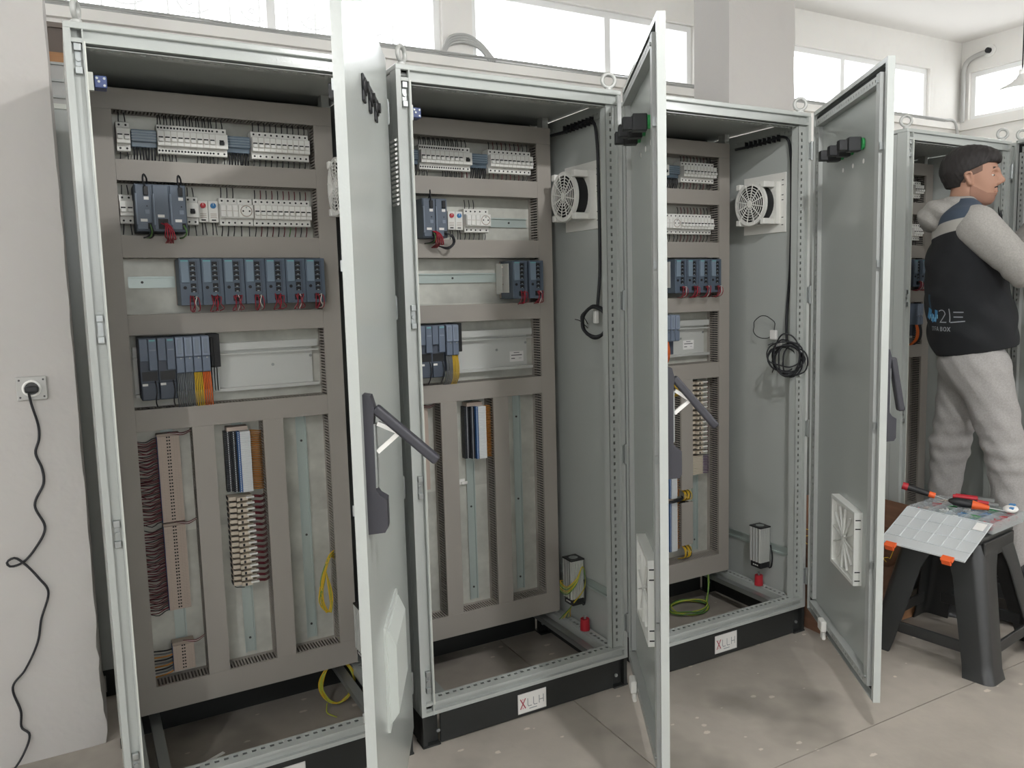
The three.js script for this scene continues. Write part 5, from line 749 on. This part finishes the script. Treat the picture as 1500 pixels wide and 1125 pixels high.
// ---------------------------------------------------------------- man: built in his own frame (a = the way he faces, b = up, c = his right side)
{
  const t = thing('person', 'man in grey hooded sweatshirt and grey joggers reaching into a cabinet', 'person');
  t.position.set(2.446, 0.004, 0.2); t.rotation.y = -Math.atan2(0.841, 0.541);            // local +x is the way he faces
  const cap = (p, a, b, ra, rb2) => { const bx = b[0] - a[0], by = b[1] - a[1], bz = b[2] - a[2], px = p[0] - a[0], py = p[1] - a[1], pz = p[2] - a[2]; const h = Math.max(0, Math.min(1, (px * bx + py * by + pz * bz) / (bx * bx + by * by + bz * bz))); return Math.hypot(px - bx * h, py - by * h, pz - bz * h) - (ra + (rb2 - ra) * h); };
  const ell = (p, c, r) => { const x = (p[0] - c[0]) / r[0], y = (p[1] - c[1]) / r[1], z = (p[2] - c[2]) / r[2], k = Math.hypot(x, y, z); return (k - 1) * Math.min(r[0], r[1], r[2]) * (k > 0.001 ? 1 : 0) ; };
  const smin = (a, b, k) => { const h = Math.max(0, Math.min(1, 0.5 + 0.5 * (b - a) / k)); return b + (a - b) * h - k * h * (1 - h); };
  function mesh(fn, c, half, cell) {
    const n = Math.ceil(2 * half / cell), mc = new MarchingCubes(n, M.skin, false, false, 400000); mc.isolation = 0;
    for (let k = 0; k < n; k++) for (let j = 0; j < n; j++) for (let i = 0; i < n; i++) mc.field[i + j * n + k * n * n] = -fn([c[0] + (i - n / 2) / (n / 2) * half, c[1] + (j - n / 2) / (n / 2) * half, c[2] + (k - n / 2) / (n / 2) * half]);
    mc.update(); const g = new THREE.BufferGeometry(), p = mc.positionArray.slice(0, mc.count * 3); g.setAttribute('position', new THREE.BufferAttribute(p, 3));
    g.scale(half, half, half); g.translate(...c); const m = mergeVertices(g, 1e-5); m.computeVertexNormals(); return m;
  }
  const skull = (p) => smin(ell(p, [-0.012, 1.905, 0], [0.098, 0.086, 0.075]), ell(p, [0.028, 1.845, 0], [0.066, 0.085, 0.058]), 0.03);
  const head = (p) => {
    let d = skull(p);
    d = smin(d, cap(p, [0.03, 1.782, 0], [0.058, 1.776, 0], 0.03, 0.022), 0.025);                      // chin
    d = smin(d, cap(p, [-0.01, 1.80, 0.035], [0.04, 1.778, 0.018], 0.026, 0.022), 0.025); d = smin(d, cap(p, [-0.01, 1.80, -0.035], [0.04, 1.778, -0.018], 0.026, 0.022), 0.025);   // jaw
    d = smin(d, cap(p, [0.084, 1.885, 0.0], [0.079, 1.893, 0.03], 0.010, 0.008), 0.016); d = smin(d, cap(p, [0.084, 1.885, 0.0], [0.079, 1.893, -0.03], 0.010, 0.008), 0.016);     // brow
    d = smin(d, cap(p, [0.086, 1.882, 0], [0.109, 1.848, 0], 0.0095, 0.0115), 0.012); d = smin(d, cap(p, [0.096, 1.839, 0.011], [0.096, 1.839, -0.011], 0.009, 0.009), 0.01);          // nose
    d = smin(d, cap(p, [0.084, 1.809, 0.012], [0.084, 1.809, -0.012], 0.009, 0.009), 0.008); d = smin(d, cap(p, [0.081, 1.797, 0.010], [0.081, 1.797, -0.010], 0.009, 0.009), 0.008); // lips
    for (const s of [-1, 1]) { const e = cap(p, [-0.018, 1.872, s * 0.071], [-0.008, 1.838, s * 0.068], 0.017, 0.011), inn = cap(p, [-0.014, 1.868, s * 0.085], [-0.008, 1.846, s * 0.082], 0.010, 0.006); d = smin(d, Math.max(e, -inn), 0.006); d = -smin(-d, cap(p, [0.088, 1.872, s * 0.030], [0.080, 1.872, s * 0.044], 0.0105, 0.0105), 0.008); }
    d = smin(d, cap(p, [-0.028, 1.80, 0], [-0.05, 1.68, 0], 0.055, 0.062), 0.03);                      // neck
    return d;
  };
  const hand = (p, w, f, u, s) => {    // w wrist, f forward, u up; s = side of thumb
    const q = [p[0] - w[0], p[1] - w[1], p[2] - w[2]], r = [f[1] * u[2] - f[2] * u[1], f[2] * u[0] - f[0] * u[2], f[0] * u[1] - f[1] * u[0]], L = [q[0] * f[0] + q[1] * f[1] + q[2] * f[2], q[0] * u[0] + q[1] * u[1] + q[2] * u[2], q[0] * r[0] + q[1] * r[1] + q[2] * r[2]];
    let d = Math.max(ell(L, [0.05, 0, 0], [0.055, 0.018, 0.042]), -1); d = smin(d, cap(L, [-0.03, 0, 0], [0.02, 0, 0], 0.026, 0.028), 0.02);
    const fl = [0.036, 0.042, 0.039, 0.03]; for (let k = 0; k < 4; k++) { const z = (k - 1.5) * 0.0205, a = [0.088, 0.002, z], b = [0.088 + fl[k] * 0.8, -0.012, z * 1.05], c = [0.088 + fl[k] * 1.15, -0.045, z * 1.05]; d = smin(d, Math.min(cap(L, a, b, 0.0095, 0.009), cap(L, b, c, 0.009, 0.0075)), 0.006); }
    d = smin(d, Math.min(cap(L, [0.025, -0.006, s * 0.036], [0.065, -0.022, s * 0.05], 0.012, 0.010), cap(L, [0.065, -0.022, s * 0.05], [0.095, -0.034, s * 0.035], 0.010, 0.008)), 0.008);
    return d;
  };
  // joints of the arms: right arm near the camera, left arm behind
  const shR = [0.02, 1.655, 0.165], elR = [0.19, 1.475, 0.21], wrR = [0.33, 1.62, 0.10], shL = [-0.02, 1.66, -0.165], elL = [0.13, 1.50, -0.22], wrL = [0.24, 1.66, -0.115];
  const unit = (a, b) => { const v = V(b).sub(V(a)).normalize(); return [v.x, v.y, v.z]; };
  const fR = unit(elR, wrR), fL = unit(elL, wrL), upOf = (f) => { const u = new THREE.Vector3(-f[1], f[0], 0).normalize(); return [u.x, u.y, u.z]; };
  const wR2 = [wrR[0] + fR[0] * 0.05, wrR[1] + fR[1] * 0.05, wrR[2] + fR[2] * 0.05], wL2 = [wrL[0] + fL[0] * 0.05, wrL[1] + fL[1] * 0.05, wrL[2] + fL[2] * 0.05];
  const body = mergeGeometries([mesh(head, [0, 1.83, 0], 0.19, 0.0042), mesh((p) => hand(p, wR2, fR, upOf(fR), 1), [wR2[0] + fR[0] * 0.06, wR2[1] + fR[1] * 0.06, wR2[2] + fR[2] * 0.06], 0.13, 0.0035), mesh((p) => hand(p, wL2, fL, upOf(fL), -1), [wL2[0] + fL[0] * 0.06, wL2[1] + fL[1] * 0.06, wL2[2] + fL[2] * 0.06], 0.13, 0.0035)]);
  put('body', body, M.skin, t);
  // hair: thick on top with a fringe, faded above the ear
  const hairLine = (x) => x > 0.055 ? 1.918 : x > -0.01 ? 1.888 + (x + 0.01) * 0.46 : x > -0.042 ? 1.845 + (x + 0.042) * 1.3 : 1.826;
  const hair = (p) => { let d = ell(p, [-0.020, 1.905, 0], [0.108, 0.094, 0.083]); d = smin(d, ell(p, [0.012, 1.945, 0], [0.088, 0.044, 0.07]), 0.03); d = smin(d, cap(p, [0.074, 1.938, 0.035], [0.074, 1.938, -0.035], 0.02, 0.02), 0.02); d = smin(d, cap(p, [-0.052, 1.88, 0], [-0.052, 1.84, 0], 0.056, 0.046), 0.03); d += 0.0014 * Math.sin(p[0] * 260 + p[2] * 90) * Math.sin(p[2] * 230 + p[1] * 120); return Math.max(d, hairLine(p[0]) - p[1]); };
  put('hair', mesh(hair, [-0.01, 1.905, 0], 0.14, 0.0042), M.hair, t);
  for (const s of [-1, 1]) { const b = new THREE.SphereGeometry(0.0112, 16, 12); b.translate(0.0695, 1.871, s * 0.033); put('eye', merged(b), M.label, t); const ir = new THREE.SphereGeometry(0.0056, 12, 10); ir.translate(0.0758, 1.868, s * 0.0355); put('iris', merged(ir), M.eye, t); const lid = new THREE.SphereGeometry(0.0124, 18, 10, 0, Math.PI * 2, 0, 1.62); lid.rotateZ(-0.25); lid.translate(0.0695, 1.871, s * 0.033); put('eyelid', merged(lid), M.skin, t); part('eyebrow', tube([[0.090, 1.894, s * 0.012], [0.086, 1.899, s * 0.03], [0.072, 1.895, s * 0.047]], 0.0042, 8, 5), M.hair, t); }
  part('moustache', tube([[0.078, 1.817, 0.028], [0.089, 1.8215, 0.012], [0.091, 1.822, 0], [0.089, 1.8215, -0.012], [0.078, 1.817, -0.028]], 0.0042, 14, 6), M.hair, t); part('lips', tube([[0.079, 1.803, 0.022], [0.089, 1.8035, 0.008], [0.089, 1.8035, -0.008], [0.079, 1.803, -0.022]], 0.0052, 12, 6), M.lipSkin, t);
  const beard = (p) => Math.max(head(p) - 0.0014, p[1] - (p[0] > 0.055 ? 1.797 : 1.832 - (p[0] + 0.005) * 0.58), 0.0 - p[0] - 0.010, 1.752 - p[1]); put('beard', mesh(beard, [0.04, 1.80, 0], 0.085, 0.0034), mat(0x8e6a59, 0.85), t);
  const fade = (p) => Math.max(skull(p) - 0.0026, p[1] - 1.93, hairLine(p[0]) - 0.024 - p[1], p[0] - 0.035, -0.1 - p[0]); put('hair_fade', mesh(fade, [-0.02, 1.87, 0], 0.1, 0.0036), mat(0x6d5549, 0.8), t);
  // torso garment: dark body with a slate yoke and a pale band, print low on the back
  const wr = (p) => 0.006 * Math.sin(p[1] * 46 + p[0] * 21 + Math.sin(p[2] * 17) * 1.6) * Math.sin(p[2] * 15 + p[1] * 8 + 1);
  const torso = (p) => { let d = ell(p, [-0.02, 1.50, 0], [0.150, 0.24, 0.20]); d = smin(d, ell(p, [0.0, 1.32, 0], [0.150, 0.2, 0.185]), 0.09); d = smin(d, ell(p, [0.03, 1.2, 0], [0.160, 0.17, 0.185]), 0.09); d = smin(d, cap(p, [-0.03, 1.665, 0.13], [-0.03, 1.665, -0.13], 0.075, 0.075), 0.07); d = smin(d, cap(p, [-0.04, 1.735, 0.05], [-0.01, 1.68, 0.16], 0.05, 0.06), 0.05); d += wr(p); const hem = 1.115 + (p[0] + 0.12) * 0.16; d = Math.max(d, hem - p[1]); return d; };
  const tg = mesh(torso, [0, 1.43, 0], 0.36, 0.0085);
  { const p = tg.attributes.position, uv = new Float32Array(p.count * 2); for (let i = 0; i < p.count; i++) { const a = Math.atan2(p.getZ(i), -p.getX(i) + 0.02); uv[2 * i] = a / (2 * Math.PI) + 0.5; uv[2 * i + 1] = (p.getY(i) - 1.08) / 0.72; } tg.setAttribute('uv', new THREE.BufferAttribute(uv, 2)); }
  const cv = document.createElement('canvas'); cv.width = 1024; cv.height = 512; const x = cv.getContext('2d');
  x.fillStyle = '#15171a'; x.fillRect(0, 0, 1024, 512); const Y = (b) => 512 - (b - 1.08) / 0.72 * 512;
  const band = (b0, b1, rise, col) => { x.fillStyle = col; x.beginPath(); x.moveTo(0, Y(b0 + rise)); for (let i = 0; i <= 1024; i += 16) x.lineTo(i, Y(b0 + rise * Math.abs(i - 512) / 512)); for (let i = 1024; i >= 0; i -= 16) x.lineTo(i, Y(b1 + rise * Math.abs(i - 512) / 512)); x.fill(); };
  band(1.64, 1.98, 0.1, '#3d4856'); band(1.600, 1.645, 0.1, '#aaa7a1'); 
  // print: blue splash with outlined letters
  const px = 668, py = Y(1.29); x.save(); x.translate(px, py); x.scale(1.15, 1); x.fillStyle = '#3f7da6'; for (const [a, b, w, h2, r] of [[-62, -8, 20, 34, 0.4], [-44, 4, 14, 26, -0.5], [-28, -2, 12, 36, 0.2], [-50, -44, 12, 44, 0.15]]) { x.save(); x.translate(a, b); x.rotate(r); x.globalAlpha = b < -40 ? 0.35 : 0.95; x.fillRect(-w / 2, -h2 / 2, w, h2); x.restore(); }
  x.globalAlpha = 1; x.fillStyle = '#7fb2cc'; for (let k = 0; k < 5; k++) x.fillRect(-60 + k * 9, -6 + (k % 2) * 8, 4, 12); x.strokeStyle = '#8f9396'; x.lineWidth = 3; x.beginPath(); x.moveTo(-14, -16); x.quadraticCurveTo(6, -26, 8, -8); x.lineTo(-8, 16); x.lineTo(14, 16); x.moveTo(22, -24); x.lineTo(24, 16); x.moveTo(34, -14); x.lineTo(62, -14); x.moveTo(34, 0); x.lineTo(60, 0); x.moveTo(26, 16); x.lineTo(66, 12); x.stroke(); x.fillStyle = '#84888b'; x.font = 'bold 18px sans-serif'; x.fillText('ITFA BOX', -50, 42); x.restore();
  const ct = new THREE.CanvasTexture(cv); ct.colorSpace = THREE.SRGBColorSpace; ct.wrapS = THREE.RepeatWrapping;
  put('sweatshirt_body', tg, mat(0xffffff, 0.95, 0, { map: ct }), t);
  const sleeve = (p, s, e, w, k) => { let d = smin(cap(p, s, e, 0.085, 0.062), cap(p, e, w, 0.06, 0.042), 0.035); const fold = Math.exp(-((Math.hypot(p[0] - e[0], p[1] - e[1], p[2] - e[2]) / 0.09) ** 2)); d += 0.0045 * fold * Math.sin(p[1] * 95 - p[0] * 60 + k) + 0.0015 * Math.sin((p[0] + p[1]) * 40 + p[2] * 25); return d; };
  const arm = (s, e, w, k) => { const c = [(s[0] + w[0]) / 2, (s[1] + e[1]) / 2 + 0.02, (s[2] + e[2] + w[2]) / 3]; return mesh((p) => sleeve(p, s, e, w, k), c, 0.29, 0.0075); };
  const uvM = (g) => boxUV(fin(g));
  put('sleeve', uvM(arm(shR, elR, wrR, 0)), M.hoodie, t); put('sleeve', uvM(arm(shL, elL, wrL, 2)), M.hoodie, t);
  const cuff = (w, f) => { const b = [w[0] + f[0] * 0.045, w[1] + f[1] * 0.045, w[2] + f[2] * 0.045]; return tube([w, [(w[0] + b[0]) / 2, (w[1] + b[1]) / 2, (w[2] + b[2]) / 2], b], 0.037, 6, 14); }; part('cuff', cuff(wrR, fR), M.hoodie, t); part('cuff', cuff(wrL, fL), M.hoodie, t);
  const hood = (p) => { let d = ell(p, [-0.10, 1.718, 0], [0.098, 0.072, 0.145]); d = smin(d, cap(p, [-0.02, 1.735, 0.075], [-0.03, 1.735, -0.075], 0.05, 0.05), 0.05); d = smin(d, cap(p, [-0.15, 1.70, 0.05], [-0.15, 1.70, -0.05], 0.045, 0.045), 0.04); d += 0.0035 * Math.sin(p[0] * 60 + p[1] * 75 + Math.sin(p[2] * 14) * 1.5); const neck = cap(p, [-0.03, 1.9, 0], [-0.045, 1.70, 0], 0.085, 0.066); return Math.max(d, -neck); };
  put('hood', uvM(mesh(hood, [-0.08, 1.72, 0], 0.21, 0.006)), M.hoodie, t);
  // joggers: right leg forward and near, left leg back
  const hpR = [0.06, 1.06, 0.09], knR = [0.165, 0.70, 0.115], anR = [0.19, 0.29, 0.12], hpL = [0.0, 1.06, -0.09], knL = [-0.055, 0.70, -0.105], anL = [-0.085, 0.29, -0.1];
  const legs = (p) => { let d = smin(ell(p, [0.02, 1.09, 0], [0.135, 0.13, 0.175]), smin(cap(p, hpR, knR, 0.108, 0.076), cap(p, knR, anR, 0.076, 0.058), 0.04), 0.05); d = smin(d, smin(cap(p, hpL, knL, 0.108, 0.076), cap(p, knL, anL, 0.076, 0.058), 0.04), 0.03); d += 0.0035 * Math.sin(p[1] * 60 + p[0] * 50) * Math.sin(p[2] * 25 + p[0] * 30 + 2) + 0.004 * Math.sin(p[1] * 95 + p[2] * 20) * Math.exp(-(((p[1] - 0.72) / 0.1) ** 2)); return d; };
  put('joggers', uvM(mesh(legs, [0.04, 0.74, 0], 0.51, 0.0105)), M.trouser, t);
  for (const a of [anR, anL]) { const shoe = (p) => { let d = cap(p, [a[0] - 0.03, 0.245, a[2]], [a[0] + 0.15, 0.235, a[2]], 0.042, 0.036); d = smin(d, cap(p, [a[0] - 0.02, 0.29, a[2]], [a[0] - 0.02, 0.25, a[2]], 0.045, 0.045), 0.03); return Math.max(d, 0.2035 - p[1]); }; put('shoe', uvM(mesh(shoe, [a[0] + 0.05, 0.25, a[2]], 0.16, 0.006)), M.shoe, t); }
}
// ---------------------------------------------------------------- shadows everywhere, then draw
scene.traverse((o) => { if (o.isMesh) { o.castShadow = true; o.receiveShadow = true; } });
renderer.render(scene, camera);
